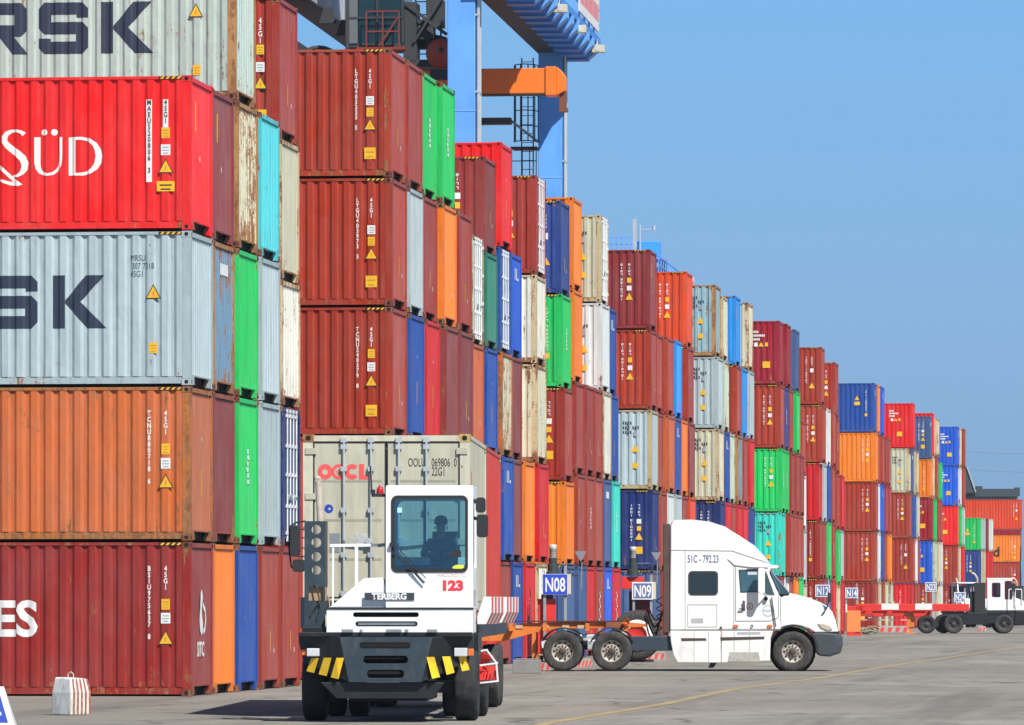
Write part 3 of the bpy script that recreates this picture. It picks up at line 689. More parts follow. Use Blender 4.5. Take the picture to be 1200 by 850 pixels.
def place(poly, x, z, w, h): return [(x+p[0]*w, z+p[1]*h) for p in poly]
def word_rsk(xk, z, w, h, gap):
    """right-hand part of the big carrier name: ...E R S K, K's left edge at xk"""
    P = [(place(K1,xk,z,w,h),[]), (place(K2,xk,z,w,h),[])]
    xs = xk-gap-w; P.append((place(S_,xs,z,w*.98,h),[]))
    xr = xs-gap-w; P.append((place(RR,xr,z,w,h),[place(RH,xr,z,w,h)]))
    xe = xr-gap-w; P.append((place(EE,xe,z,w*.95,h),[]))
    return P
me = drape(flat(word_rsk(-165/SC, 67/SC, 1.0, 1.0, .27))); front((1,0,2), 'lettering', slots(me, INK), [])
s3 = 59.3
me = drape(flat(word_rsk(-160/s3, 55/s3, 1.02, 1.02, .24))); front((1,2,4), 'lettering', slots(me, INK), [])
# bright red container: the last word of its carrier name, thick-and-thin strokes
def pz(x, y): return ((x/8.5-224)/SC, (268.5-(130+y/8.5))/SC)
def stroke(pts): return strip([(*pz(x,y), h/8.5/SC) for x,y,h in pts])
P = []
P.append((stroke([(312+32,245,30),(312+32,400,30),(344,500,29),(352,550,26),(375,590,20),(410,612,15),(450,618,13),(500,608,14),(545,575,15),(572,530,15),(581,480,15),(584,400,15),(584,245,15)]),[]))
for cx in (416,518): P.append(([pz(cx+32*math.cos(a), 196+32*math.sin(a)) for a in [2*math.pi*i/16 for i in range(16)]],[]))
outer = [pz(*q) for q in [(662,248),(800,245),(880,262),(945,305),(985,365),(1005,435),(990,510),(950,570),(890,610),(810,630),(662,630)]]
hole = [pz(*q) for q in [(732,275),(800,273),(860,290),(905,330),(930,385),(938,440),(925,505),(890,560),(840,592),(790,603),(732,605)]]
P.append((outer,[hole]))
P.append((stroke([(208,215,24),(180,190,16),(130,178,13),(80,180,16),(35,205,24),(12,245,30),(12,285,30),(40,325,30),(90,365,32),(150,410,35),(195,455,36),(217,505,35),(212,560,30),(180,605,20),(140,628,14),(95,632,9)]),[]))
P.append(([pz(*q) for q in [(-40,520),(0,548),(60,605),(112,655),(195,715),(150,730),(70,722),(0,700),(-40,680),(-40,660),(0,668),(60,685),(100,688),(50,640),(-40,560)]],[]))
me = drape(flat(P)); front((1,0,3), 'lettering', slots(me, simple('letter_cream',(.86,.84,.76),.5)), [])
# dark red container: end of its name
me = text_mesh('LINES', .92, .028, 'RIGHT'); me = me.copy(); me.transform(Matrix.Translation((-183/SC, 0, 71/SC))); drape(me)
front((1,0,0), 'lettering', slots(me, WHITE), [])
# codes, plates and triangles
def stickers(key, H, code, lst, xa=-.80, xb=-.485, sc=SC, boxed=False):
    if boxed:
        m = MB(); m.box(xa-.055,xa+.055,.004,.0065,H-2.0,H-.45); m.box(xb-.05,xb+.05,.004,.0065,H-.98,H-.45)
        front(key, 'label_plate', slots(m.mesh('label_plate'), WHITE), [])
    dk = INKBLACK if boxed else WHITE
    front(key, 'id_code', vcode(code, .135), [dk], xa, H-.55, .0075 if not boxed else .001)
    front(key, 'size_code', vcode('45G1', .135), [dk], xb, H-.55, .0075 if not boxed else .001)
    for kind, z in lst:
        nm, me = {'y':('label_plate',PL_Y),'w':('label_plate',PL_W),'t':('warning_triangle',TRI),'b':('label_plate',PL_BIG),'c':('caution_plate',CAUTION)}[kind]
        front(key, nm, me, [], xb, z, .0075)
    front(key, 'hazard_stripe', HAZ, [], 0, H-.068)
Hh = HT['H']
stickers((1,0,3), Hh, 'MAEU520806 3', [('y',1.72),('w',1.40),('t',1.06),('c',.72)], boxed=True)
stickers((1,0,1), Hh, 'TCNU880718 6', [('y',1.62),('w',1.35),('t',.98)])
stickers((1,0,0), Hh, 'BSIU975637 8', [('y',1.62),('w',1.36),('t',.96)])
stickers((2,0,4), Hh, 'LYGU405225 5', [('w',1.62),('y',1.36),('t',1.05),('b',.40)], -.80, -.485)
stickers((2,0,3), Hh, 'LYGU403973 5', [('w',1.62),('y',1.36),('t',1.05),('b',.42)])
stickers((2,0,2), Hh, 'TCNU240379 8', [('y',1.74),('w',1.44),('t',1.10),('b',.42)])
k = (1,0,2)
for i, s in enumerate(('MRSU',' 307 7318','45G1')):
    me = text_mesh(s, .16, 0, 'LEFT', 1, .70).copy(); me.transform(Matrix.Translation((-1.16,0,Hh-.56-i*.15))); front(k, 'id_code', slots(drape(me), INK), [])
front(k, 'warning_triangle', TRI, [], -.72, 1.62, .004); front(k, 'label_plate', PL_Y, [], -.72, .60, .004); front(k, 'hazard_stripe', HAZ, [], 0, Hh-.068)
k = (1,2,4)
front(k, 'warning_triangle', TRI, [], -.80, 1.62, .004); front(k, 'label_plate', PL_Y, [], -.78, .48, .004)
front(k, 'id_code', slots(text_mesh('4 3 8 7', .2, .002, 'LEFT', 1, .7), None), [INK], -1.0, 2.2, .003)
k = (1,4,4)
front(k, 'size_code', vcode('45G1', .16), [WHITE], -.40, Hh-.55, .003)
for nm, me, z in (('label_plate',PL_Y,1.70),('label_plate',PL_W,1.34),('warning_triangle',TRI,.98),('label_plate',PL_BIG,.30)): front(k, nm, me, [], -.40, z, .004)
front(k, 'hazard_stripe', HAZ, [], .09, Hh-.068)
# white logo with lettering on the end wall of the dark red container
m = MB()
pts = [(1.35,1.96),(1.30,1.9),(1.42,1.78),(1.28,1.7),(1.26,1.5),(1.22,1.3),(1.4,1.1),(1.3,1.0)]
poly = strip([(y, z, w) for (y, z), w in zip([(1.25,1.98),(1.30,1.86),(1.22,1.66),(1.2,1.45),(1.28,1.28),(1.36,1.16)], (.07,.13,.08,.15,.16,.06))])
n = len(poly); m.add([(-.022, p[0], p[1]) for p in poly], [list(range(n))])
poly = strip([(y, z, .05) for y, z in [(1.42,1.72),(1.66,1.6),(1.74,1.42),(1.62,1.24),(1.48,1.2)]])
m.add([(-.022, p[0], p[1]) for p in poly], [list(range(len(poly)))])
put('logo', slots(m.mesh('logo'), WHITE), [], special[1,0,0])
me = text_mesh('SITC', .38, .012, 'LEFT').copy(); me.transform(Matrix.Rotation(R_(90),4,'Z')); put('lettering', slots(me, WHITE), [], special[1,0,0], (-.022,.80,.74))
# three more boxes of the far stack whose left ends show at the frame's edge
for pn, ht, z in (('brown','H',.01),('cream','H',2.93),('steel','H',5.85)):
    container(pn, ht, (-16.2+12.4, 556.6, z), '%s container at the right edge beside the far stack, %s tier' % (PAINTS[pn][2], {.01:'bottom',2.93:'second',5.85:'top'}[z]), 2, False, None, None)
# dark lettering on the far orange container
t = special[14,0,2]
put('lettering', slots(text_mesh('Lloyd', 1.3, .03, 'RIGHT'), INKBLACK), [], t, (-1.95, 0.0, .55))
# ------------------------------------------------------------------ ground
def ground_mat():
    m = bpy.data.materials.new('worn_concrete_yard'); m.use_nodes = True; N = m.node_tree.nodes; L = m.node_tree.links
    b = N['Principled BSDF']; b.inputs['Roughness'].default_value = .9; b.inputs['Specular IOR Level'].default_value = .2
    g = N.new('ShaderNodeNewGeometry')
    def noise(scale, sx=1, sy=1, det=6, ro=.6):
        mp = N.new('ShaderNodeMapping'); mp.inputs['Scale'].default_value = (sx,sy,1); L.new(g.outputs['Position'], mp.inputs[0])
        n = N.new('ShaderNodeTexNoise'); n.inputs['Scale'].default_value = scale; n.inputs['Detail'].default_value = det; n.inputs['Roughness'].default_value = ro; L.new(mp.outputs[0], n.inputs[0]); return n.outputs[0]
    def mr(s, a, c, lo, hi):
        r = N.new('ShaderNodeMapRange'); r.inputs[1].default_value=a; r.inputs[2].default_value=c; r.inputs[3].default_value=lo; r.inputs[4].default_value=hi; L.new(s, r.inputs[0]); return r.outputs[0]
    def mx(f, a, c, mode='MIX'):
        q = N.new('ShaderNodeMix'); q.data_type='RGBA'; q.blend_type=mode
        if isinstance(f, float): q.inputs[0].default_value=f
        else: L.new(f, q.inputs[0])
        for i, v in ((6,a),(7,c)):
            if isinstance(v, tuple): q.inputs[i].default_value=(*v,1)
            else: L.new(v, q.inputs[i])
        return q.outputs[2]
    c = mx(mr(noise(.12,1,.25), .35,.65,0,1), (.205,.190,.162), (.272,.254,.222))
    c = mx(mr(noise(1.2,1,.12,5,.7), .45,.75,0,.55), c, (.13,.125,.115))        # tyre wear runs along the lanes
    c = mx(mr(noise(14,1,.6,4,.75), .35,.7,.86,1.1), c, c, 'MIX')
    c = mx(1.0, c, mr(noise(9,1,.5,6,.75), .3,.7,.82,1.12), 'MULTIPLY')
    c = mx(mr(noise(.6,1,.3,5,.65), .64,.72,0,.5), c, (.10,.095,.088))          # oil stains
    vo = N.new('ShaderNodeTexVoronoi'); vo.feature = 'DISTANCE_TO_EDGE'; vo.inputs['Scale'].default_value = .16; vo.inputs['Randomness'].default_value = 1
    wv = N.new('ShaderNodeVectorMath'); wv.operation = 'ADD'; L.new(g.outputs['Position'], wv.inputs[0])
    wn_ = N.new('ShaderNodeTexNoise'); wn_.inputs['Scale'].default_value = .8; wn_.inputs['Detail'].default_value = 5; L.new(g.outputs['Position'], wn_.inputs[0]); L.new(wn_.outputs['Color'], wv.inputs[1]); L.new(wv.outputs[0], vo.inputs['Vector'])
    c = mx(mr(vo.outputs['Distance'], .004, .014, .75, 0), c, (.085,.078,.068))  # cracks
    c = mx(mr(noise(.35,1.6,.05,4,.6), .56,.64,0,.40), c, (.11,.105,.098))       # dark tyre tracks
    c = mx(mr(noise(.22,1,.5,5,.6), .58,.62,0,.5), c, (.30,.285,.255))          # pale repair patches
    L.new(c, b.inputs['Base Color'])
    bp = N.new('ShaderNodeBump'); bp.inputs['Strength'].default_value=.4; bp.inputs['Distance'].default_value=.01; L.new(noise(30,1,1,4,.7), bp.inputs['Height']); L.new(bp.outputs[0], b.inputs['Normal'])
    return m
m = MB(); m.add([(-2500,-200,0),(2500,-200,0),(2500,5000,0),(-2500,5000,0)], [(0,1,2,3)])
o = m.build('ground', ground_mat()); o['kind'] = 'structure'
YLINE = simple('worn_yellow_line', (.36,.27,.12), .9, noise=.3, scale=.8, dirt=1.0, dirtcol=(.24,.22,.185))
def line(pts, w, mat, z=.004):
    m = MB(); pts = [Vector(p) for p in pts]; vs = []
    for i, p in enumerate(pts):
        d = (pts[min(i+1,len(pts)-1)]-pts[max(i-1,0)]).normalized(); n = Vector((-d.y,d.x,0))
        vs += [(p.x+n.x*w/2,p.y+n.y*w/2,z),(p.x-n.x*w/2,p.y-n.y*w/2,z)]
    m.add(vs, [(2*i,2*i+1,2*i+3,2*i+2) for i in range(len(pts)-1)])
    o = m.build('road_marking', mat); o['kind'] = 'structure'; return o
line([at(.2,80), at(.5,83.7), at(2.68,99.7), at(4.5,116), at(7.1,132.6), at(10.5,158), at(14.9,188.5), at(24,250), at(38,350)], .22, YLINE)

# ------------------------------------------------------------------ vehicle materials
def glass_mat(name, tint, rough=.03, refl=.10):
    m = bpy.data.materials.new(name); m.use_nodes = True; N = m.node_tree.nodes; L = m.node_tree.links
    N.remove(N['Principled BSDF']); out = N['Material Output']
    t = N.new('ShaderNodeBsdfTransparent'); t.inputs[0].default_value = (*tint,1)
    g = N.new('ShaderNodeBsdfGlossy'); g.inputs['Roughness'].default_value = rough; g.inputs[0].default_value = (.75,.9,1,1)
    fr = N.new('ShaderNodeFresnel'); fr.inputs[0].default_value = 1.5
    ad = N.new('ShaderNodeMath'); ad.operation = 'ADD'; ad.inputs[1].default_value = refl; L.new(fr.outputs[0], ad.inputs[0])
    mx = N.new('ShaderNodeMixShader'); L.new(ad.outputs[0], mx.inputs[0]); L.new(t.outputs[0], mx.inputs[1]); L.new(g.outputs[0], mx.inputs[2]); L.new(mx.outputs[0], out.inputs[0]); return m
TWHITE = simple('white_vehicle_paint', (.85,.86,.85), .22, noise=.05, scale=2, dirt=.16, dirtcol=(.46,.42,.36))
SKIRT = simple('dusty_white_paint', (.82,.83,.81), .35, noise=.08, scale=2.5, dirt=.45, dirtcol=(.45,.41,.35))
TYREDARK = simple('dark_tyre_rubber', (.020,.021,.023), .85, noise=.3, scale=9, dirt=.3, dirtcol=(.09,.085,.075))
DRIM = simple('dark_rim', (.06,.06,.06), .6, noise=.3, scale=6)
FGLASS = glass_mat('far_cab_glass', (.42,.42,.45), refl=.02)
SLATE = simple('slate_bumper_paint', (.026,.045,.060), .5, noise=.2, scale=4, dirt=.3, dirtcol=(.14,.13,.12))
CHAR = simple('charcoal_paint', (.010,.012,.015), .5, noise=.25, scale=4, dirt=.18, dirtcol=(.07,.065,.06))
HAZY = simple('hazard_yellow', (.90,.55,.02), .45, noise=.12, scale=12)
GREYP = simple('grey_primer', (.22,.24,.26), .55)
EXH = simple('heated_steel', (.60,.52,.42), .5, .15, noise=.25, scale=5)
ORANGE = simple('orange_chassis_paint', (.72,.20,.035), .5, noise=.2, scale=3, dirt=.5, dirtcol=(.28,.12,.06))
REDP = simple('red_steel_paint', (.72,.035,.025), .45, noise=.12, scale=3, dirt=.2, dirtcol=(.3,.06,.04))
RIMM = simple('worn_rim', (.46,.42,.36), .5, .3, noise=.3, scale=9, dirt=.7, dirtcol=(.12,.07,.045))
LENS = simple('lamp_lens', (.62,.64,.66), .15, spec=.8); AMBER = simple('amber_lens', (.75,.16,.02), .2, spec=.8)
SKIN = simple('skin', (.62,.42,.31), .55); JACKET = simple('dark_green_jacket', (.17,.25,.22), .85); CLOTHDARK = simple('dark_cap', (.02,.02,.025), .85)
BEACON = simple('red_beacon', (.55,.01,.02), .2, spec=.8); MIRR = simple('mirror_glass', (.25,.32,.38), .05, .9)
CREAMP = simple('floodlight_cream', (.62,.58,.42), .5)
GLASS = glass_mat('cab_glass', (.46,.72,.80), refl=.085)
DGLASS = simple('dark_glass', (.018,.03,.036), .06, spec=.8, noise=.1)
BGLASS = glass_mat('truck_glass', (.24,.40,.46), refl=.30)

HUBB = simple('greasy_hub', (.085,.06,.045), .6, noise=.3, scale=8)
def tyre(parent, loc, R, W, rim_mat=None, rubber=None, side=-1, lug=.030, spin=0.0, rr=.57, name='tyre'):
    """tyre (part) > rim (sub-part); axle along local y, outer face towards side*y"""
    def wob(i, j, r):
        if 3 <= j <= 6: return r - (lug if (i + (1 if j > 4 else 0)) % 3 == 0 else 0)
        return r
    h = W/2; ri = R*rr
    prof_ = [(ri*.96,-h*.72),(ri,-h*.84),(R*.86,-h),(R*.965,-h*.86),(R,-h*.62),(R,h*.62),(R*.965,h*.86),(R*.86,h),(ri,h*.84),(ri*.96,h*.72)]
    m = MB(); m.lathe(prof_, n=45, wob=wob)
    rim_mat = rim_mat or RIMM; t = m.build(name, rubber or RUBBER, parent, loc); t.rotation_euler = (0, spin, 0)
    m = MB(); s = side
    m.lathe([(ri,s*h*.80),(ri*.93,s*h*.74),(ri*.90,s*h*.30),(ri*.62,s*h*.34),(ri*.50,s*h*.46),(.0,s*h*.46)], n=30)
    m.lathe([(ri*.34,s*h*.44),(ri*.34,s*h*.78),(ri*.22,s*h*.92),(0.0,s*h*.92)], n=16, mat=2)
    for k in range(10):
        a = 2*math.pi*k/10; cx, cz = ri*.76*math.cos(a), ri*.76*math.sin(a); y = s*(h*.325)
        m.cyl((cx,y-s*.004,cz),(cx,y+s*.010,cz), ri*.095, n=8, mat=1)
        b = a + math.pi/10; m.cyl((ri*.50*math.cos(b),s*h*.40,ri*.50*math.sin(b)),(ri*.50*math.cos(b),s*h*.58,ri*.50*math.sin(b)), .022, n=6, mat=2)
    m.build('rim', [rim_mat, BLACK, HUBB], t)
    return t

# ------------------------------------------------------------------ white yard tractor coming towards the camera
# local frame: x to the image right, y away from the camera along the vehicle, z up
HD = .0345                                              # heading: the rig runs a little to the right as it recedes
YT = thing('yard_tractor', 'white terminal tractor number 123 facing the camera with dark bumper and yellow stripes', 'yard tractor', at((450-600)/79.5, 84.3), PSI*1.0 - HD + 0)
YT.rotation_euler = (0,0,PSI - HD)
YT.scale = (1.0,1.0,1.0)
def fx(px): return (px-450)/79.5
def fz(py): return (847-py)/79.5
def XZ(*pts): return [(fx(a), fz(b)) for a, b in pts]
# bumper: middle panel with three slots, swept-back wings
m = MB()
slots3 = [rrect(fx(421),fx(481),fz(760),fz(752.5),.042), rrect(fx(425.5),fx(478),fz(777.5),fz(768.5),.05), rrect(fx(430),fx(473.5),fz(794.5),fz(785),.05)]
m.plate(XZ((398,746.5),(507,746.5),(494,799.5),(409,799.5)), slots3, 0, .05)
mid = m.build('bumper', SLATE, YT, bevel=.008)
m = MB(); m.box(fx(412),fx(490),.16,.18,fz(799),fz(748))
for k in range(14): m.box(fx(428+k*3.6),fx(428+k*3.6)+.018,.10,.13,fz(776),fz(770))
m.build('radiator_grille', [BLACK], YT)
for s in (-1,1):
    m = MB()
    top = [(398,746.5,0),(347.5,744,.42)] if s < 0 else [(507,746.5,0),(553.5,744,.42)]
    if s < 0: low = [(347.5,753,.42),(353,776,.36),(409,799.5,.0)]
    else: low = [(553.5,753,.42),(548,776,.36),(494,799.5,.0)]
    P = [(fx(a), y, fz(b)) for a,b,y in top+low]
    back = [(a, .62, c) for a,_,c in P]
    m.add(P+back, [(0,1,2,3,4),(9,8,7,6,5)]+[(i,(i+1)%5,(i+1)%5+5,i+5) for i in range(5)])
    wing = m.build('bumper_wing', CHAR, YT, bevel=.01)
    def wy(px): return (.42*(398-px)/50.5 if s < 0 else .42*(px-507)/46.5)
    for q in ([(363,771.5),(372,771.5),(366.5,789),(357,787)],[(378.5,771),(388,771),(382,792.5),(372,790.5)],[(394,771),(403,771),(396.5,796),(387,794)]) if s < 0 else \
             ([(500,770),(509,770),(515.5,793.5),(506.5,795.5)],[(518,769.5),(527,769.5),(532,788.5),(523,791)],[(536.5,769.5),(545,769.5),(549,785.5),(540.5,787)]):
        m = MB(); P = [(fx(a), max(wy(a),0)-.012, fz(b)) for a,b in q]; B_ = [(a,b+.012,c) for a,b,c in P]
        m.add(P+B_, [(0,1,2,3),(7,6,5,4)]+[(i,(i+1)%4,(i+1)%4+4,i+4) for i in range(4)]); m.build('hazard_stripe', HAZY, wing)
    m = MB()
    if s < 0: m.box(fx(358),fx(373),.20,.40,fz(769.5),fz(760)); m.box(fx(351.5),fx(357.4),.26,.42,fz(768.5),fz(761),1)
    else: m.box(fx(531.5),fx(547),.20,.40,fz(769.5),fz(759.5)); m.box(fx(547.6),fx(554),.26,.42,fz(769),fz(760.5),1)
    m.build('headlight', [LENS, AMBER], YT, bevel=.012)
m = MB()                                               # dark apron, enlarged to paint undercarriage shade, and deck above the bumper
m.prism(XZ((409,799.5),(494,799.5),(520,800),(506,819),(394,819),(375,800)), .10,.55)
m.box(fx(349),fx(553),.10,.75,fz(746.3),fz(741)); m.box(fx(352),fx(551),.30,1.3,fz(744),fz(735))
for k,(a,b) in enumerate(((400,413),(421,424),(452,470),(474,478),(500,512))): m.box(fx(a),fx(b),.06,.14,fz(741.5),fz(737.5),1)
m.build('front_crossmember', [CHAR, GREYP], YT, bevel=.01)
m = MB(); m.box(-.45,.45,.7,5.6,.62,.95); m.box(-.42,.42,1.0,1.5,.45,.7); m.box(-1.0,1.0,1.25,1.45,.42,.60); m.box(-.58,.58,1.25,4.3,.30,.62); m.build('chassis', CHAR, YT)  # lowest box added to block light under the rig, as axle and sump
# bonnet: stepped lower band with slots, sloping shoulder, name plate
m = MB(); m.plate(XZ((381.5,714.5),(553.5,714.5),(553.5,742),(381.5,742)), [rrect(fx(412.5),fx(490),fz(723.3),fz(717.6),.034), rrect(fx(415.5),fx(488.5),fz(734.3),fz(728.2),.036)], .20,.28); m.box(fx(381.5),fx(385),.28,1.4,fz(742),fz(714.5)); m.box(fx(550),fx(553.5),.28,1.4,fz(742),fz(714.5))
bon = m.build('bonnet', TWHITE, YT, bevel=.01)
m = MB(); m.box(fx(408),fx(494),.34,.36,fz(736),fz(716)); m.cyl((fx(418),.30,fz(731.2)),(fx(486),.30,fz(731.2)),.028,n=8,mat=1); m.build('grille_back', [BLACK, GALV], bon)
m = MB()
pro = XZ((384,712.2),(553.5,712.2),(553.5,690),(451,690),(447.5,677),(425,677.5))
n = len(pro); f_ = [(x,.30,z) for x,z in pro]; b_ = [(x,1.9,z) for x,z in pro]
m.add(f_+b_, [list(range(n)), list(range(2*n-1,n-1,-1))]+[(i,(i+1)%n,(i+1)%n+n,i+n) for i in range(n)])
m.build('bonnet_shoulder', TWHITE, YT, bevel=.015)
m = MB(); m.box(fx(381),fx(554),.19,.30,fz(714.4),fz(712.0)); m.build('trim_strip', DARK, YT)
m = MB(); m.box(fx(426),fx(484.5),.232,.249,fz(703.2),fz(694.7)); pl = m.build('name_plate', simple('badge_grey',(.045,.055,.065),.4), YT)
put('lettering', slots(text_mesh('TERBERG', .125, .006, 'CENTER', 1, 1.0), None), [simple('badge_silver',(.72,.73,.72),.35)], YT, (fx(455.2),.2285,fz(702.3)))
# cab
win = rrect(fx(459),fx(546),fz(669),fz(582),.075,6)
m = MB(); m.plate(XZ((451,570),(553,570),(554,713),(451,713)), [win], .25,.33)
m.box(fx(451),fx(454),.33,1.7,fz(713),fz(570))
m.plate([(.33,fz(713)),(1.7,fz(713)),(1.7,fz(570)),(.33,fz(570))], [rrect(.5,1.5,fz(665),fz(583),.08)], fx(551),fx(553.5), axis='x')
m.box(fx(451),fx(553.5),.25,1.72,fz(571.2),fz(568.5))
m.plate(XZ((454,571),(551,571),(551,713),(454,713)), [rrect(fx(459),fx(546),fz(652),fz(585),.1)], 1.62,1.70)
cab = m.build('cab', TWHITE, YT, bevel=.015)
m = MB()
outer = rrect(fx(457.3),fx(547.7),fz(670.8),fz(580.3),.09,6); inner = rrect(fx(461),fx(544.3),fz(667),fz(584),.06,6)
m.plate(outer, [inner], .238,.262); m.build('window_seal', INKBLACK, cab)
m = MB(); m.prism(win, .268,.276); m.build('windscreen', GLASS, cab)
m = MB(); m.box(fx(464.5),fx(470),.262,.266,fz(600.5),fz(594.5)); m.build('sticker', simple('pale_blue_sticker',(.45,.75,.85),.4), cab)
m = MB(); m.box(fx(528),fx(539.5),.262,.266,fz(653),fz(645)); m.build('sticker', DARK, cab)
m = MB(); m.prism(XZ((529,664.5),(533,662),(543,662),(543.5,665),(540,666.5),(530,666.3)), .260,.266); m.build('sticker', simple('lime_sticker',(.72,.80,.05),.5), cab)
m = MB()                                               # dashboard, seat, rear window frame, steering wheel
m.box(fx(454),fx(551),.34,.46,fz(713),fz(662)); m.box(fx(503),fx(533),.97,1.10,fz(668),fz(622)); m.box(fx(503),fx(533),.60,1.0,fz(676),fz(666))
m.box(fx(454),fx(551),.34,1.65,fz(713),fz(711)); m.box(fx(490),fx(493),1.55,1.62,fz(652),fz(585))
m.build('interior', simple('cab_interior',(.10,.17,.20),.8), cab)
m = MB(); c0 = Vector((fx(515),.50,fz(645))); ax = Vector((0,-.75,.66)).normalized(); u = Vector((1,0,0)); v = ax.cross(u)
ring = [c0+(u*math.cos(a)+v*math.sin(a))*.21 for a in [2*math.pi*i/20 for i in range(21)]]
m.tube(ring,.014,6); m.cyl(c0,c0-ax*.25,.03,n=8); m.bar(ring[0],ring[10],.03,.015); m.build('steering_wheel', DARK, cab)
m = MB()                                               # pair of wiper arms
for d in (0,.06):
    m.bar((fx(457.5)+d,.22,fz(637)-d*.5),(fx(494)+d*.9,.20,fz(680)+d*.5),.016,.012)
m.bar((fx(460),.215,fz(648)),(fx(497),.20,fz(683)),.012,.02); m.cyl((fx(458),.25,fz(638)),(fx(458),.19,fz(638)),.035,n=10); m.build('wiper', DARK, cab)
put('lettering', slots(text_mesh('123', .195, .013, 'CENTER', 1.0, 1.15), None), [simple('fleet_red',(.75,.05,.07),.5)], cab, (fx(529),.2465,fz(691.5)))
put('lettering', slots(text_mesh('HACGXD-TC', .078, 0, 'CENTER', 1, .95), None), [simple('faded_red',(.78,.45,.42),.6)], cab, (fx(528.5),.2465,fz(676)))
m = MB(); m.box(fx(433),fx(451),.45,.62,fz(581.5),fz(578)); m.cyl((fx(433.5),.5,fz(578)),(fx(431.5),.5,fz(545)),.012,n=6); m.box(fx(432),fx(437),.44,.60,fz(578),fz(573)); m.build('antenna_bracket', DARK, cab)
m = MB(); m.lathe([(.055,0),(.055,.035),(.046,.085),(.035,.10),(0,.10)], (fx(443),.52,fz(578)), axis='z', n=14); m.lathe([(.02,.10),(.02,.13),(0,.13)], (fx(443),.52,fz(578)), axis='z', n=8); m.build('beacon', BEACON, cab)
for (a,b,c,d) in ((556.5,568,582.5,600.5),(557.5,571,602.5,629.5)):     # right-hand mirrors
    m = MB(); m.prism(rrect(fx(a),fx(b),fz(d),fz(c),.05), .30,.42); m.bar((fx(553),.40,fz(c)-.05),(fx(a)+.03,.38,fz(c)-.07),.03,.05); m.prism(rrect(fx(a)+.02,fx(b)-.02,fz(d)+.02,fz(c)-.02,.04), .425,.43, 1); m.build('mirror', [DARK, MIRR], YT, bevel=.015)
m = MB()                                               # left mirror on its hoop
m.prism(rrect(fx(336),fx(347),fz(652),fz(615),.04), .62,.74); m.prism(rrect(fx(339),fx(353),fz(670),fz(655),.04), .62,.74)
m.tube([(fx(354),.70,fz(610)),(fx(344),.70,fz(611)),(fx(335.5),.70,fz(616)),(fx(334),.70,fz(640)),(fx(337),.70,fz(664)),(fx(340),.70,fz(666))],.016,6)
for z in (618,628,640,650): m.bar((fx(334),.68,fz(z)),(fx(354),.70,fz(z+2)),.016)
m.build('mirror', [DARK], YT, bevel=.012)
# exhaust guard with round holes, stack, air filter can
m = MB(); holes = [circ(fx(367), fz(y), r, 18) for y, r in ((620,.07),(635.5,.073),(652,.07),(668,.068))]
m.plate(XZ((353,610),(377.5,610),(377.5,738),(353,738)), holes+[XZ((358,688),(375,688),(375,704),(358,704))], .62,.66); m.box(fx(353),fx(354.5),.66,1.2,fz(738),fz(610)); m.box(fx(376),fx(377.5),.66,1.2,fz(688),fz(610))
eg = m.build('exhaust_guard', SLATE, YT)
m = MB(); m.cyl((fx(367),1.75,fz(738)),(fx(367),1.75,fz(614)),.12,n=18); m.cyl((fx(366),1.75,fz(616)),(fx(363.5),1.75,fz(566)),.05,n=14)
m.tube([(fx(363.5),1.75,fz(566)),(fx(363,),1.75,fz(561)),(fx(362),1.85,fz(558))],.05,12); m.build('exhaust_stack', EXH, YT)
m = MB(); m.box(fx(358),fx(378.5),.68,.9,fz(704),fz(688)); m.build('filter_box', simple('tan_box',(.42,.27,.15),.6), eg)
m = MB(); m.tube([(fx(366),.60,fz(684)),(fx(370),.58,fz(698)),(fx(372),.60,fz(712)),(fx(368),.60,fz(726))],.012,6); m.tube([(fx(374),.60,fz(702)),(fx(364),.58,fz(714)),(fx(360),.60,fz(722))],.012,6); m.build('hose', RUBBER, eg)
m = MB()                                               # white hand rail on the deck
m.bar((fx(383),.62,fz(639)),(fx(441),.62,fz(638.5)),.045); m.bar((fx(387),.62,fz(639)),(fx(386.5),.62,fz(712)),.03); m.bar((fx(414.5),.62,fz(639)),(fx(414.5),.62,fz(712)),.05)
m.build('hand_rail', TWHITE, YT, bevel=.006)
m = MB(); m.bar((fx(440),.62,fz(639)),(fx(451),.62,fz(637.5)),.05); m.build('rail_bracket', GREYP, YT)
m = MB(); m.box(fx(352),fx(382),.75,1.5,fz(742),fz(737)); m.box(fx(345),fx(352),1.2,1.5,fz(737),fz(700)); m.build('deck', GREYP, YT)
RT = .53
for x, s in ((-1.115,-1),(1.155,1)):
    t = tyre(YT, (x,1.55,RT), RT, .36, side=-1, rubber=TYREDARK); t.rotation_euler = (0,0,R_(90) if s > 0 else R_(-90)); t.location = (x,1.55,RT)
for x, s in ((-.66,-1),(.80,1),(-1.02,-1),(1.19,1)):
    t = tyre(YT, (x,4.9,RT), RT, .30, side=-1, rubber=TYREDARK); t.rotation_euler = (0,0,R_(90) if s > 0 else R_(-90))
hx = lambda px: (px-464.8)/76.4
hz = lambda py: 1.8-(py-704)/76.4
m = MB()                                               # rack of red twist-lock bars beside the rear wheel
for k in range(6):
    m.bar((hx(556+2.2*k),3.42+.05*k,hz(779)),(hx(556+2.6*k+8),3.36+.05*k,hz(764+k)),.035)
    m.bar((hx(557+4.6*k),3.30+.03*k,hz(798-k*.3)),(hx(560+4.4*k),3.42+.03*k,hz(781)),.04)
    m.bar((hx(559+4.2*k),3.34,hz(797)),(hx(563+3.6*k),3.36,hz(786)),.03)
m.build('lashing_bars', [REDP], YT)
m = MB()
for (a,b,c,d) in ((556,764,572,761.5),(556,780.5,584,777),(556,801,584.5,798)): m.bar((hx(a),3.26,hz(b)),(hx(c),3.30,hz(d)),.024)
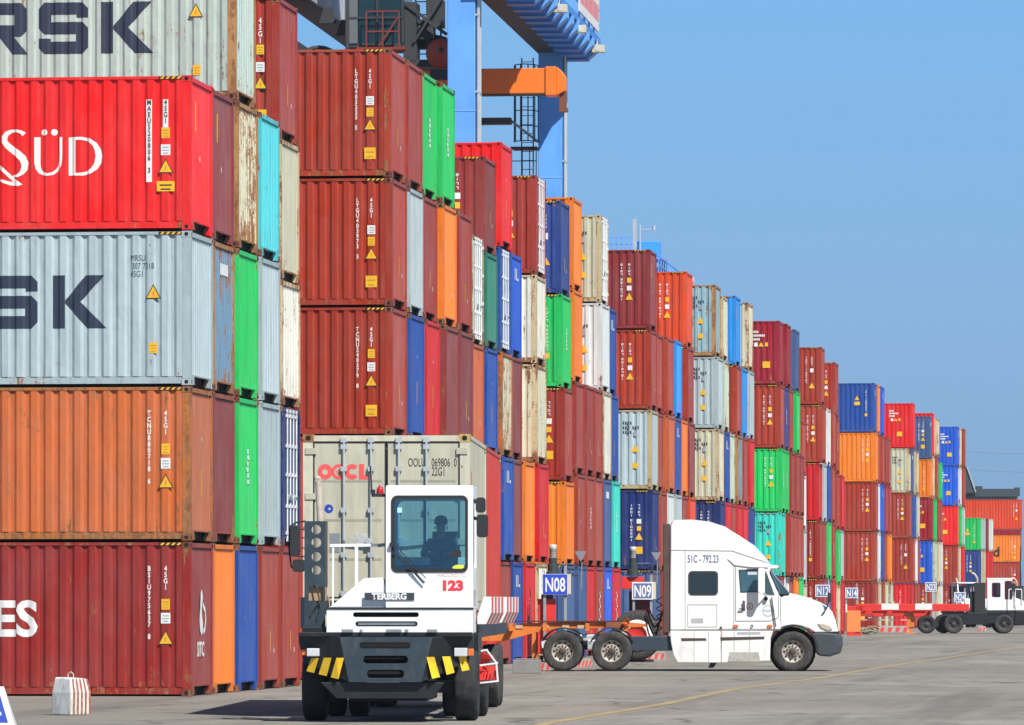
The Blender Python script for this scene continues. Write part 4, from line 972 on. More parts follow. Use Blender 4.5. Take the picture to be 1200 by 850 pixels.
m.bar((hx(584),3.3,hz(799)),(hx(582),3.3,hz(777)),.025); m.bar((hx(583),3.3,hz(778)),(hx(571),3.3,hz(762)),.025)
m.build('bar_rack', [RODWHITE], YT)
m = MB(); m.box(1.15,1.30,2.2,3.6,.9,1.30); m.box(-1.25,1.1,3.9,5.8,1.12,1.22); m.build('rear_deck', CHAR, YT)

# driver ------------------------------------------------------------------
def skin_body(name, verts, edges, radii, mats, pick, parent, sub=1):
    me = bpy.data.meshes.new(name); me.from_pydata(verts, edges, []); o = bpy.data.objects.new(name, me); COL.objects.link(o)
    sk = o.modifiers.new('skin','SKIN'); sk.use_smooth_shade = True
    for i, r in enumerate(radii):
        d = me.skin_vertices[0].data[i]; d.radius = (r, r) if not isinstance(r, tuple) else r; d.use_root = (i == 0)
    ss = o.modifiers.new('sub','SUBSURF'); ss.levels = ss.render_levels = sub
    dg = bpy.context.evaluated_depsgraph_get(); m2 = bpy.data.meshes.new_from_object(o.evaluated_get(dg)); bpy.data.objects.remove(o)
    m2.materials.clear()
    for x in mats: m2.materials.append(x)
    for p in m2.polygons: p.material_index = pick(p.center); p.use_smooth = True
    b = bpy.data.objects.new(name, m2); COL.objects.link(b); b.parent = parent; return b
DR = thing('person', 'driver in dark cap and green jacket seated at the wheel of tractor 123', 'person', (0,0,0))
DR.parent = None; DR.matrix_world = Matrix.Translation(YT.location) @ Matrix.Rotation(PSI-HD,4,'Z') @ Matrix.Translation((fx(514),.80,fz(668)))
V = [(0,.02,.0),(0,.03,.18),(0,.0,.36),(0,-.03,.46),(0,-.05,.53),(0,-.06,.60),(0,-.055,.68),(0,-.05,.745),   # 0-7 spine, neck, head
     (.17,.0,.42),(.25,-.12,.22),(.14,-.26,.24),(.10,-.31,.25),                                              # 8-11 arm to the wheel
     (-.17,.0,.42),(-.27,-.12,.22),(-.17,-.26,.23),(-.13,-.31,.24),
     (.10,-.05,-.02),(.13,-.34,.03),(.13,-.30,-.36),(.13,-.40,-.41),(-.10,-.05,-.02),(-.13,-.34,.03),(-.13,-.30,-.36),(-.13,-.40,-.41)]
E = [(0,1),(1,2),(2,3),(3,4),(4,5),(5,6),(6,7),(2,8),(8,9),(9,10),(10,11),(2,12),(12,13),(13,14),(14,15),(0,16),(16,17),(17,18),(18,19),(0,20),(20,21),(21,22),(22,23)]
Rd = [(.16,.12),(.17,.11),(.17,.10),.07,.055,(.075,.085),(.08,.095),(.06,.07),.065,.052,.036,(.040,.018),.065,.052,.036,(.040,.018),.09,.07,.05,.045,.09,.07,.05,.045]
for hb, sx in ((11,1),(15,-1)):
    hx, hy, hz = V[hb]
    for k, (dx, ln) in enumerate(((-.028,.055),(-.010,.062),(.009,.058),(.026,.046))):
        i = len(V); V += [(hx+dx, hy-.035, hz+.015),(hx+dx*1.05, hy-.035-ln*.5, hz+.012),(hx+dx*1.05, hy-.03-ln*.55, hz-.022)]
        E += [(hb,i),(i,i+1),(i+1,i+2)]; Rd += [.010,.009,.008]
    i = len(V); V += [(hx-.042*sx, hy-.012, hz+.01),(hx-.055*sx, hy-.045, hz-.006)]; E += [(hb,i),(i,i+1)]; Rd += [.012,.009]
body = skin_body('body', V, E, Rd, [SKIN, JACKET], lambda c: 0 if (c.z > .475 or (c.y < -.225 and c.z > .1)) else 1, DR, 2)
m = MB(); m.lathe([(.098,0),(.100,.05),(.085,.10),(.05,.13),(0,.138)], (0,-.055,.68), axis='z', n=18); m.prism([(-.085,-.12),(.085,-.12),(.07,-.225),(-.07,-.225)], .683,.696, axis='z'); m.build('cap', CLOTHDARK, DR)
m = MB(); m.add([(-.016,-.135,.585),(.016,-.135,.585),(0,-.142,.635),(0,-.168,.592)], [(0,1,3),(1,2,3),(2,0,3)]); m.build('nose', SKIN, DR)
m = MB()
for s in (-1,1): m.lathe([(.0,-.008),(.012,-.004),(.012,.004),(0,.008)], (.032*s,-.142,.645), n=8)
m.box(-.026,.026,-.143,-.137,.556,.562); m.build('eyes_and_mouth', simple('dark_features',(.05,.03,.03),.6), DR)
for s in (-1,1):
    m = MB(); m.lathe([(.0,-.01),(.026,-.006),(.028,.006),(0,.012)], (.092*s,-.05,.63), axis='x', n=10); m.build('ear', SKIN, DR)

# ------------------------------------------------------------------ the tractor's trailer and its two boxes
def yt(x, y, z): return Matrix.Translation(YT.location) @ Matrix.Rotation(PSI-HD,4,'Z') @ Vector((x,y,z))
TR = thing('container_trailer', 'dark terminal trailer with striped corner guides carrying two short containers', 'trailer', yt(0,3.2,0), PSI-HD)
CT = 1.45
m = MB(); 
for x in (-.5,.5): m.box(x-.09,x+.09,.2,12.6,CT-.42,CT-.04)
for y in (.3,2.5,4.6,6.4,8.4,10.4,12.3): m.box(-1.2,1.2,y-.08,y+.08,CT-.22,CT-.02)
for x in (-1.2,1.2): m.box(x-.06,x+.06,.2,12.5,CT-.22,CT-.02)
m.build('frame', CHAR, TR)
for y in (9.2,10.5):
    for x, s in ((-1.06,-1),(-.7,-1),(.74,1),(1.10,1)):
        t = tyre(TR, (x,y,RT), RT, .30, side=-1); t.rotation_euler = (0,0,R_(90) if s > 0 else R_(-90))
m = MB(); m.box(-1.0,1.0,9.1,9.3,.42,.6); m.box(-1.0,1.0,10.4,10.6,.42,.6); m.box(-.6,.6,8.6,11.2,.55,CT-.4); m.build('axle', CHAR, TR)
def guide(y, x0):
    """corner guide flared outwards to the rear, white with red stripes down its side"""
    zb, zt = 1.44, 1.86
    F = [(x0,zb),(x0,zb+.13),(x0+.10,zt),(x0+.21,zt),(x0+.21,zb+.17),(x0+.13,zb)]
    B_ = [(a+.17, c) for a, c in F]
    m = MB(); vs = [(a,y,c) for a,c in F]+[(a,y+.8,c) for a,c in B_]; n = 6
    m.add(vs, [list(range(n)), list(range(2*n-1,n-1,-1))]+[(i,(i+1)%n,(i+1)%n+n,i+n) for i in range(n)])
    g = m.build('corner_guide', TWHITE, TR)
    for k in range(4):
        t0, t1 = .05+.25*k, .05+.25*k+.11
        P = [(x0+.13,zb),(x0+.21,zb+.17),(x0+.21,zt)]
        vs = [(a+.17*t+.004,y+.8*t-.004,c) for t in (t0,t1) for a,c in P]
        m = MB(); m.add(vs, [(0,1,4,3),(1,2,5,4)]); m.build('stripe', PINK, g)
guide(.2,1.24); guide(6.0,1.27)

def short_box(pn, y, label, doors, marks=False):
    """20 ft container, long axis along the rig, its door end towards the camera"""
    L20, H = 6.058, HT['S']; col, rust, _ = PAINTS[pn] if isinstance(pn, str) else pn
    P = paint(col, rust); F = paint(col, min(.9, rust+.08))
    t = thing('shipping_container', label, 'shipping container', (0,0,0), 0, 'containers on the trailer')
    # the standard frame runs along -x with its right end at x = 0: turn it so that this end faces the camera
    t.location = yt(-1.219*1.055-.155, y, 1.62); t.rotation_euler = (0,0,PSI-HD-R_(90)); t.scale = (1.055,1.055,1.055)
    key = ('frame20', 1)
    if key not in ME:
        ME[key] = slots(frame_mesh(H, L20, False), None, BLACK, None); ME['near20'] = slots(side_mesh(H, L20, 1), None); ME['far20'] = slots(side_mesh(H, L20, -1), None); ME['roof20'] = slots(roof_mesh(H, L20), None)
        me = end_mesh(H); me.transform(Matrix.Translation((-L20,WID,0)) @ Matrix.Rotation(math.pi,4,'Z')); ME['back20'] = slots(me, None)
    put('frame', ME[key], [F, None, F], t); put('side_panel', ME['near20'], [P], t); put('side_panel', ME['far20'], [P], t); put('roof', ME['roof20'], [P], t); put('end_wall', ME['back20'], [P], t)
    for x in (0,-L20):
        for yy in (0,WID):
            for z in (0,H-.118): put('corner_casting', ME['cast', -1 if x == 0 else 1, 1 if yy == 0 else -1], [paint((196,170,110),.45)], t, (x,yy,z))
    if doors:
        for lf in (0,1):
            d = put('door', ME['door','S',lf], [P, None, simple('door_rib',tuple(v*.55 for v in lin(col)),.6)], t)
            for k in (0,1): put('locking_rod', ME['rod','S',lf*2+k], [GALV], d)
            put('door_handle', ME['handle', lf], [GALV], d)
    else: put('end_wall', ME['end','S'], [P], t)
    return t
OB = short_box(((206,203,182),.08,'beige'), 3.35, 'beige container with red OOCL lettering on its doors, riding behind the white yard tractor', True)
RB = short_box(((206,70,56),.14,'red'), 9.86, 'faded red container riding right behind the beige one on the trailer', False)
# print on the beige door: local y of the container runs to the image right, x towards the camera
def door_print(me, mats, yy, z, x=-.0195, name='lettering'):
    o = put(name, me, mats, OB, (x, yy, z)); o.rotation_euler = (0,0,R_(90)); return o
bx = lambda px: (px-353)/199*2.438
bz = lambda py: (714.5-py)/80.0
RED_ = simple('carrier_red', (.80,.10,.09), .5)
wL = []
def ring(cx, cz, ro, ri, a0=0, a1=360, n=28):
    A = [R_(a0+(a1-a0)*i/n) for i in range(n+1)]
    return [(cx+ro*math.cos(a),cz+ro*math.sin(a)) for a in A]+[(cx+ri*math.cos(a),cz+ri*math.sin(a)) for a in A[::-1]]
def flower(cx, cz, r): return [(cx+(r if i % 2 == 0 else r*.5)*math.cos(R_(90+36*i)), cz+(r if i % 2 == 0 else r*.5)*math.sin(R_(90+36*i))) for i in range(10)]
polys = [(circ(.115,.125,.118,28),[circ(.115,.125,.045,18)]), (circ(.335,.125,.118,28),[circ(.335,.125,.072,20)]), (flower(.335,.125,.056),[circ(.335,.125,.018,8)]),
         (ring(.545,.125,.118,.045,42,318),[]), ([(.655,.008),(.80,.008),(.80,.072),(.735,.072),(.735,.245),(.655,.245)],[])]
door_print(slots(flat(polys), RED_), [], bx(371), bz(560.5)).scale = (.915, 1, .95)
for s, px, py, sz in (('OOLU',478,545,.175),('069806  0',506,545,.175),('22G1',506,555.5,.175)): door_print(slots(text_mesh(s, sz, .001, 'LEFT', 1, .52), None), [INKBLACK], bx(px), bz(py), name='id_code')
door_print(slots(flat([(circ(0,0,.065,18),[circ(.01,.0,.02,8)])]), BLUEINK), [], bx(384), bz(594), name='emblem')
m = MB(); m.box(-.11,.11,-.002,.0,0,.28); door_print(slots(m.mesh('data_plate'), GREYP), [], bx(388), bz(645), -.019, 'data_plate')
m = MB(); m.box(-.09,.09,-.002,.0,0,.22); door_print(slots(m.mesh('data_plate'), simple('pale_plate',(.5,.5,.48),.5,noise=.3,scale=30)), [], bx(422), bz(640), -.019, 'data_plate')
m = MB(); m.box(-.32,-.02,-.001,.001,0,.20); m.box(-.32,-.02,-.001,.001,-.34,-.14)
o = put('emblem', slots(m.mesh('emblem'), RED_), [], OB, (-.45, WID+.012-.020, 1.86)); 
m = MB(); m.box(-.16,-.10,0,.003,.9,1.9); put('label_plate', slots(m.mesh('label_plate'), WHITE), [], RB, (0,WID-.012,0))

# ------------------------------------------------------------------ white long-haul truck, side on, nose to the right
# local frame: x forward, z up, the side facing the camera at y = -1.22
SW = 46.0
WT = thing('semi_truck', 'white sleeper-cab semi truck seen side on with plate 51C - 792.23', 'truck', at((786-600)/SW, 6700/SW+1.22), PSI - R_(2.0))
def wx(px): return (px-786)/SW
def wz(py): return (787-py)/SW
def wp(*pts): return [(wx(a), wz(b)) for a,b in pts]
yn, yf = -1.22, 1.22
def loft(name, secs, mat, parent, bevel=0.0, smooth=False):
    """secs: [(y, [(x,z)...])], same count, from near side to far side"""
    n = len(secs[0][1]); m = MB(); vs = [(x,y,z) for y,p in secs for x,z in p]; fs = [list(range(n)), list(range(len(vs)-1, len(vs)-n-1, -1))]
    for k in range(len(secs)-1): fs += [(k*n+i, k*n+(i+1)%n, (k+1)*n+(i+1)%n, (k+1)*n+i) for i in range(n)]
    m.add(vs, fs, 0, smooth)
    return m.build(name, mat, parent, bevel=bevel)
def inset(p, dx, dz, cx, cz):
    return [(cx+(x-cx)*dx, cz+(z-cz)*dz) for x,z in p]
# body: sleeper, cab and roof fairing in one pressing
body_pr = wp((787,739),(787,700),(787.5,650),(788,616),(791,611.5),(812,611.2),(833,613.5),(852,619.5),(868,628),(882,639),(894,652),(902,662),(905,668),(903,671),(911,690),(917,701),(917,738.5))
c0x, c0z = wx(830), wz(690)
body = loft('body', [(yn+.00, [(x,z) if z < wz(640) else (x,z) for x,z in body_pr]), (yn+.16, [(x, z+(.03 if z > wz(628) else .0)) for x,z in body_pr]), (0.0, [(x+(.10 if x > wx(880) else 0), z+(.06 if z > wz(628) else 0)) for x,z in body_pr]), (yf-.16, [(x, z+(.03 if z > wz(628) else 0)) for x,z in body_pr]), (yf, body_pr)], TWHITE, WT, bevel=.11)
body.modifiers['edge'].segments = 5
for p_ in body.data.polygons: p_.use_smooth = True
body.data.set_sharp_from_angle(angle=R_(50))
# pull the roof fairing's near and far edges in a little so that it reads as a moulded roof
bonnet_pr = wp((917,699),(922,696.5),(935,699),(950,703),(962,707.5),(971,712),(977,718),(981,728),(984,741),(957,741.5),(950,737),(940,733.5),(931,732.5),(921,734),(912,738.5),(909,741),(909,720))
bn = loft('bonnet', [(yn+.06, inset(bonnet_pr,1,.94,wx(930),wz(742))), (yn+.18, inset(bonnet_pr,1,1.0,wx(930),wz(742))), (yn+.50, inset(bonnet_pr,1.012,1.05,wx(930),wz(742))), (yf-.50, inset(bonnet_pr,1.012,1.05,wx(930),wz(742))), (yf-.18, bonnet_pr), (yf-.06, inset(bonnet_pr,1,.94,wx(930),wz(742)))], TWHITE, WT, bevel=.03)
# fender lip over the front wheel
m = MB()
arc = [(wx(931)+.60*math.cos(R_(a)), wz(763)+.62*math.sin(R_(a))) for a in range(-5,186,12)]
arc2 = [(wx(931)+.66*math.cos(R_(a)), wz(763)+.67*math.sin(R_(a))) for a in range(-5,186,12)]
m.prism(arc+arc2[::-1], yn+.02, yn+.20); m.build('fender_lip', DARK, WT)
m = MB(); m.prism([(wx(931)+.59*math.cos(R_(a)), wz(763)+.61*math.sin(R_(a))) for a in range(0,361,15)], yn+.40, yf-.40); m.build('wheel_arch', BLACK, WT)
skirt = wp((787,739.5),(846.5,739.5),(846.5,777),(796,777),(791,768),(788,752)); skirt2 = wp((847.2,739.5),(908,739.5),(905,748),(904,775),(847.2,777))
for nm, pr in (('side_skirt', skirt), ('side_skirt', skirt2)):
    for y0, y1 in ((yn-.02, yn+.12), (yf-.12, yf+.02)):
        m = MB(); m.prism(pr, y0, y1); m.build(nm, SKIRT, WT, bevel=.02)
m = MB()
m.prism(wp((800,748.2),(829,748.2),(830,751),(801,751.5)), yn-.028, yn-.01); m.prism(wp((846,747.2),(897.5,746.3),(897.5,749.2),(847,750.8)), yn-.03, yn-.01)
m.prism(wp((866,741),(893,740.5),(893,743.5),(866,744)), yn-.026, yn-.015, 1); m.build('step_slot', [simple('slot_brown',(.07,.05,.045),.7), GALV], WT)
m = MB(); m.prism(wp((857,764.5),(891,764.5),(893,775.5),(855,775.5)), yn-.032, yn-.018); m.build('step_plate', simple('worn_step',(.45,.44,.40),.5,noise=.3,scale=12), WT)
m = MB(); m.prism(wp((834,777),(842,777),(838,783),(832,783)), yn+.1, yn+.3); m.build('step_bracket', DARK, WT)
# seams, door outline, locker door
m = MB(); e = .004
def seam(pts, w=.014, off=.004):
    for a, b in zip(pts[:-1], pts[1:]): m.bar((wx(a[0]), yn-off, wz(a[1])), (wx(b[0]), yn-off, wz(b[1])), w, w)
seam([(787,740),(917,739)]); seam([(864,663),(864,728),(904,728),(914,724),(915,690),(905,671)], .012); seam([(862,600+60),(862,738)], .010); seam([(808,709),(808,735),(842,735),(842,709),(808,709)], .008)
seam([(788,645),(860,646),(905,661)], .010); seam([(805,645),(805,738)], .008); seam([(917,700),(917,726),(919,738)], .012)
m.build('panel_seams', simple('seam_grey',(.20,.19,.18),.7), WT)
m = MB(); m.prism(wp((854,655),(866,659),(886,662),(903,663),(903,666),(880,665.5),(862,663)), yn-.03, yn+.02); m.build('roof_moulding', TWHITE, WT, bevel=.02)
m = MB(); m.prism(rrect(wx(808.5),wx(843.5),wz(698),wz(669.5),.10), yn-.012, yn+.0); m.build('window_seal', simple('seal_brown',(.06,.045,.045),.6), WT)
m = MB(); m.prism(rrect(wx(810),wx(842),wz(696.5),wz(671),.08), yn-.018, yn-.010); m.build('window', DGLASS, WT)
m = MB(); m.prism(wp((867.5,668),(896,667.5),(896,694.5),(869.5,694.8)), yn-.008, yn+.0); m.build('window_seal', INKBLACK, WT)
m = MB(); m.prism(wp((868.5,669),(892.5,669),(892.5,693.4),(870.3,693.8)), yn-.014, yn-.007); m.build('window', simple('door_glass',(.05,.13,.17),.06,spec=.9,noise=.4,scale=2.5), WT)
m = MB(); m.prism(wp((897,672),(900.5,672),(909.5,697.5),(897,697)), yn-.014, yn-.004); m.build('vent_window', simple('vent_glass',(.05,.09,.085),.06,spec=.9), WT)
m = MB(); m.prism(wp((878,669.5),(889,669.5),(889,674),(878,674)), yn-.02, yn-.0145); m.build('visor', simple('visor_pale',(.5,.6,.66),.5), WT)
ws = [(wx(905.5),wz(671)),(wx(926),wz(696)),(wx(920),wz(697)),(wx(902),wz(672))]
m = MB(); m.add([(wx(905.5),yn+.10,wz(671)),(wx(927),yn+.06,wz(696)),(wx(929),0,wz(696.5)),(wx(908),0,wz(670))],[(0,1,2,3)]); m.add([(wx(905.5),yf-.10,wz(671)),(wx(927),yf-.06,wz(696)),(wx(929),0,wz(696.5)),(wx(908),0,wz(670))],[(3,2,1,0)]); m.add([(wx(905.5),yn+.10,wz(671)),(wx(927),yn+.06,wz(696)),(wx(911),yn+.02,wz(697))],[(0,1,2)])
m.build('windscreen', simple('screen_glass',(.035,.075,.085),.05,spec=.9), WT)
m = MB(); m.prism(wp((895,667),(913,666.5),(915,664),(911,662.5),(900,663.5),(893,665.5)), yn+.02, yf-.02); m.build('sun_visor', TWHITE, WT, bevel=.01)
m = MB(); m.prism(wp((877,667.2),(897,666.8),(897,668.4),(878,668.6)), yn-.05, yn); m.build('rain_guard', DARK, WT)
m = MB(); m.prism(rrect(wx(890),wx(898),wz(696),wz(666),.06), yn-.42, yn-.22); m.bar((wx(896),yn-.3,wz(694)),(wx(900),yn,wz(699)),.04); m.bar((wx(896),yn-.3,wz(668)),(wx(900),yn,wz(670)),.03); m.build('mirror', TWHITE, WT, bevel=.03)
m = MB(); m.lathe([(.05,0),(.05,.06),(0,.06)], (wx(899.5),yn-.08,wz(702)), n=12); m.build('lamp', DARK, WT)
m = MB(); m.bar((wx(868),yn-.05,wz(714)),(wx(874),yn-.05,wz(714)),.03); m.bar((wx(906),yn-.045,wz(700)),(wx(911),yn-.045,wz(735)),.025); m.build('grab_handle', DARK, WT)
m = MB()
for px in (815,832,862,880): m.prism(wp((px,740),(px+.7,740),(px+.7,776.5),(px,776.5)), yn-.024, yn-.02)
m.build('skirt_seam', simple('seam_pale',(.45,.44,.42),.7), WT)
m = MB()
for k in range(9): m.box(wx(976+k*.9),wx(976.6+k*.9),-.78,.78,wz(742-k*.0),wz(716+k*2.6))
m.build('grille_bars', simple('grille_black',(.03,.03,.032),.4), WT)
m = MB(); m.lathe([(.03,-.02),(.03,.02),(0,.02)], (wx(846.7),yn-.02,wz(736)), n=10); m.lathe([(.035,-.02),(.035,.02),(0,.02)], (wx(883),yn-.01,wz(734)), n=10); m.build('catch', DARK, WT)
# lamps, grille, bumper
m = MB(); m.prism(wp((960,731),(968,731.5),(975,734),(977.5,738),(972,739.5),(964,736.5)), yn+.03, yn+.11); m.build('headlight', simple('headlamp',(.50,.46,.34),.12,spec=.8), WT, bevel=.015)
m = MB(); m.prism(wp((975,713),(978.5,718),(983,730),(985.5,745),(982.5,745),(979,731),(974,719)), -.75, .75); m.build('grille', simple('chrome_dark',(.08,.075,.08),.25,.7), WT)
bump = wp((952,742),(968,741),(982,742.5),(985.5,747),(985.5,757),(983,766),(975,770),(962,769),(957,763),(956,752))
loft('bumper', [(yn+.06, inset(bump,.96,.94,wx(960),wz(755))), (yn+.2, bump), (-.5, [(x+.10,z) if x > wx(975) else (x,z) for x,z in bump]), (.5, [(x+.10,z) if x > wx(975) else (x,z) for x,z in bump]), (yf-.2, bump), (yf-.06, inset(bump,.96,.94,wx(960),wz(755)))], simple('bumper_grey',(.055,.063,.075),.5,noise=.15), WT, bevel=.03)
m = MB(); m.tube([(wx(962),yn+.10,wz(725)),(wx(970),yn-.02,wz(714)),(wx(974),yn-.04,wz(703))],.016,6); m.prism(rrect(wx(971.5),wx(975.5),wz(706),wz(695),.03), yn-.08, yn+.02); m.build('fender_mirror', DARK, WT)
for px, mt in ((864,AMBER),(904,AMBER)):
    m = MB(); m.prism(rrect(wx(px-3),wx(px+3),wz(735.5),wz(732.5),.02), yn-.03, yn); m.build('side_lamp', mt, WT)
m = MB(); m.prism(rrect(wx(812),wx(826),wz(730.5),wz(725),.02), yn-.006, yn); m.build('vent', simple('vent_grey',(.42,.43,.44),.6), WT)
m = MB(); m.prism(wp((870.5,708),(875,707.5),(875.3,716),(871,716.5)), yn-.006, yn); m.prism(wp((872,704),(875,704.5),(875,708),(872,708)), yn-.005, yn); m.build('door_sticker', simple('sticker_dark',(.10,.07,.12),.6), WT)
put('door_emblem', slots(flat([(circ(0,0,.09,18),[circ(0,0,.065,18)]),([(-.03,-.035),(.03,-.035),(0,.04)],[])]), simple('emblem_orange',(.65,.28,.06),.5)), [], WT, (wx(880.5),yn-.006,wz(711)))
put('door_emblem', slots(flat([(ring(0,0,.15,.12,20,160,18),[]),(ring(0,0,.15,.12,200,340,18),[]),([(-.16,-.02),(.16,-.02),(.16,.03),(-.16,.03)],[])]), simple('emblem_pale',(.52,.56,.62),.6)), [], WT, (wx(902),yn-.006,wz(716)))
put('lettering', slots(text_mesh('51C - 792.23', .27, .002, 'LEFT', 1, .56), None), [simple('plate_ink',(.06,.08,.22),.6)], WT, (wx(807.5),yn-.006,wz(659.5)))
m = MB(); m.prism(wp((908,717),(913,716.5),(913,717.4),(908,718)), yn+.02, yn+.05)
# back of the cab, chassis, tanks, fifth wheel, air lines
m = MB(); m.box(wx(779),wx(787),yn+.05,yf-.05,wz(742),wz(614)); m.build('rear_panel', simple('rear_brown',(.09,.055,.05),.7,noise=.3), WT, bevel=.02)
m = MB(); m.box(wx(640),wx(960),-.50,-.36,wz(762),wz(749)); m.box(wx(640),wx(960),.36,.50,wz(762),wz(749)); m.box(wx(735),wx(790),-.95,-.5,wz(763),wz(746)); m.box(wx(600),wx(648),-1.0,1.0,wz(781),wz(773)) if False else None
for px in (661,719,931): m.box(wx(px)-.07,wx(px)+.07,-.9,.9,wz(769)-.07,wz(769)+.07)
m.build('chassis', CHAR, WT)
m = MB(); m.box(wx(736),wx(790),yn+.1,yn+.5,wz(763),wz(746)); m.build('battery_box', simple('box_navy',(.03,.05,.07),.5), WT, bevel=.02)
m = MB(); m.cyl((wx(746),-.7,wz(741)),(wx(746),-1.0,wz(741)),.0001+.38,n=24); m.cyl((wx(746),-1.0,wz(741)),(wx(746),-1.02,wz(741)),.36,n=24,mat=1); m.cyl((wx(746),-1.02,wz(741)),(wx(746),-1.06,wz(741)),.22,n=20,mat=2); m.build('red_hub', [RUBBER, WHITE, REDP], WT) if False else None
m = MB(); m.lathe([(.50,0),(.50,.05),(.1,.08)], (wx(694),0,wz(747)), axis='z', n=20); m.box(wx(683),wx(705),-.45,.45,wz(751),wz(745)); m.build('fifth_wheel', simple('greased_plate',(.16,.15,.14),.35,.5), WT)
for px in (661,719):
    m = MB(); r0, r1 = .585, .615
    a_ = [R_(v) for v in range(25,156,10)]
    cxx = wx(px); czz = wz(764)
    m.prism([(cxx+r0*math.cos(a), czz+r0*math.sin(a)) for a in a_]+[(cxx+r1*math.cos(a), czz+r1*math.sin(a)) for a in a_[::-1]], yn+.05, yn+.65); m.prism([(cxx+r0*math.cos(a), czz+r0*math.sin(a)) for a in a_]+[(cxx+r1*math.cos(a), czz+r1*math.sin(a)) for a in a_[::-1]], yf-.65, yf-.05)
    m.build('mudguard', DARK, WT)
m = MB(); m.box(wx(675),wx(706),yn+.2,yn+.55,wz(752),wz(744)); m.box(wx(690),wx(702),yn+.1,yn+.3,wz(762),wz(750)); m.build('air_tank', GALV, WT, bevel=.03)
m = MB(); m.prism(wp((636,752),(650,749),(651,757),(637,760)), yn+.05, yn+.3); m.build('tail_lamp', LENS, WT)
m = MB()
for k in range(4):
    pts = [(wx(783)-.05-i*.035-.12*k*.3, -.55+.28*k, wz(712+k*3)-.55*math.sin(i/12*math.pi)*(.6+.2*k)+.02*math.cos(i*2.3)) for i in range(13)]
    m = MB(); m.tube(pts,.022,6); m.build('air_line', DARK if k % 2 else simple('line_rust',(.28,.12,.07),.6), WT)
m = MB()
for k in range(26):
    z = wz(700+k*1.6); m.cyl((wx(774)+.07*math.cos(k*1.1),-.4+.07*math.sin(k*1.1),z),(wx(774)+.07*math.cos(k*1.1+1.1),-.4+.07*math.sin(k*1.1+1.1),z-.035),.014,n=5)
m.build('coiled_line', DARK, WT)
m = MB(); m.cyl((wx(782),yn+.35,wz(745)),(wx(782),yn+.35,wz(690)),.07,n=12); m.build('exhaust', EXH, WT)
RW = .515
tyre(WT, (wx(931),yn+.20,RW-.01), RW, .30, side=-1, rr=.56, lug=.012); tyre(WT, (wx(931),yf-.20,RW-.01), RW, .30, side=1, lug=.012)
for px in (661,719):
    for y, s in ((yn+.17,-1),(yn+.53,-1),(yf-.17,1),(yf-.53,1)): tyre(WT, (wx(px),y,RW), RW, .30, side=s, lug=.012, rr=.55)

# orange skeletal semi-trailer hitched to it
ST_ = thing('skeletal_trailer', 'empty orange skeletal semi-trailer hitched behind the white truck', 'trailer', at((786-600)/SW, 6700/SW+1.22), PSI - R_(2.0))
m = MB()
for y in (-.52,.46):
    m.prism(wp((760,731.5),(760,735),(737,736),(712,736.2),(657,737.5),(628,742),(603,749),(590,752),(200,752),(200,738),(590,737),(612,731.5),(657,729.5),(712,728.2)), y, y+.06)
    for (a,b) in ((590,760),): m.box(wx(a),wx(b),y-.06,y+.12,wz(729.5),wz(728)) if False else None
for px in (250,330,410,490,560,600,640,690,735): m.box(wx(px)-.05,wx(px)+.05,-1.15,1.15,wz(740),wz(731))
m.build('frame', ORANGE, ST_, bevel=.008)
m = MB(); m.box(wx(200),wx(735),-.60,-.42,wz(729.4),wz(728)); m.box(wx(200),wx(735),.42,.60,wz(729.4),wz(728)); m.build('top_flange', simple('flange_dark',(.06,.03,.025),.6), ST_)
m = MB(); m.box(wx(712),wx(733),-1.0,1.0,wz(737),wz(729.5)); m.build('bolster', simple('bolster_brown',(.28,.09,.04),.6,noise=.3), ST_)
m = MB(); m.box(wx(733),wx(738),-1.19,1.19,wz(735),wz(725.5)); m.lathe([(.095,-.02),(.095,.03),(.05,.03),(.05,-.02)], (wx(735.5),-1.20,wz(729.5)), n=16); m.build('corner_lock', ORANGE, ST_, bevel=.01)
for px in (609,640,664,682): 
    m = MB(); m.box(wx(px)-.09,wx(px)+.09,-.545,-.522,wz(737),wz(733)); m.build('reflector', simple('reflector_buff',(.62,.42,.24),.4), ST_)
m = MB()
for px in (627,): m.box(wx(px)-.05,wx(px)+.05,-.75,-.63,.25,wz(742)); m.box(wx(px)-.05,wx(px)+.05,.63,.75,.25,wz(742)); m.box(wx(px)-.16,wx(px)+.16,-.80,-.58,.20,.25); m.box(wx(px)-.16,wx(px)+.16,.58,.80,.20,.25)
m.build('landing_leg', ORANGE, ST_)
for px in (260,320): 
    for y, s in ((-1.05,-1),(1.05,1)): tyre(ST_, (wx(px),y,RW), RW, .5, side=s, lug=.012)
m = MB(); m.box(wx(235),wx(345),-.5,.5,.5,wz(752)); m.build('axle', CHAR, ST_)

# ------------------------------------------------------------------ rubber-tyred gantry crane
CBLUE = simple('crane_blue', (.14,.40,.90), .45, noise=.15, scale=.5, dirt=.75, dirtcol=(.045,.27,.80))
CDARK = simple('crane_dark_and_shade', (.040,.043,.048), .7, noise=.2)  # dark machinery steel; on girder undersides its tone stands in for shade
CORANGE = simple('spreader_orange', (.85,.20,.018), .45, noise=.08)
CRED = simple('sheave_red', (.36,.045,.015), .5)
CGREY = simple('pale_girder_paint', (.42,.46,.50), .6, noise=.2, scale=1)
CGLASS = simple('cabin_glass', (.012,.035,.042), .12, spec=.5, noise=.3, scale=1.5)
X0, YA, YB, WB = -19.02, 147.75, 171.35, -5.5          # right pair of legs, near and far end of the span, offset of the left pair
ZG = 18.35; ZT = 19.8
GC = thing('gantry_crane', 'blue rubber-tyred gantry crane straddling the fourth block, orange spreader and cabin hanging', 'gantry crane', (-21.86, 170.65, -.28))
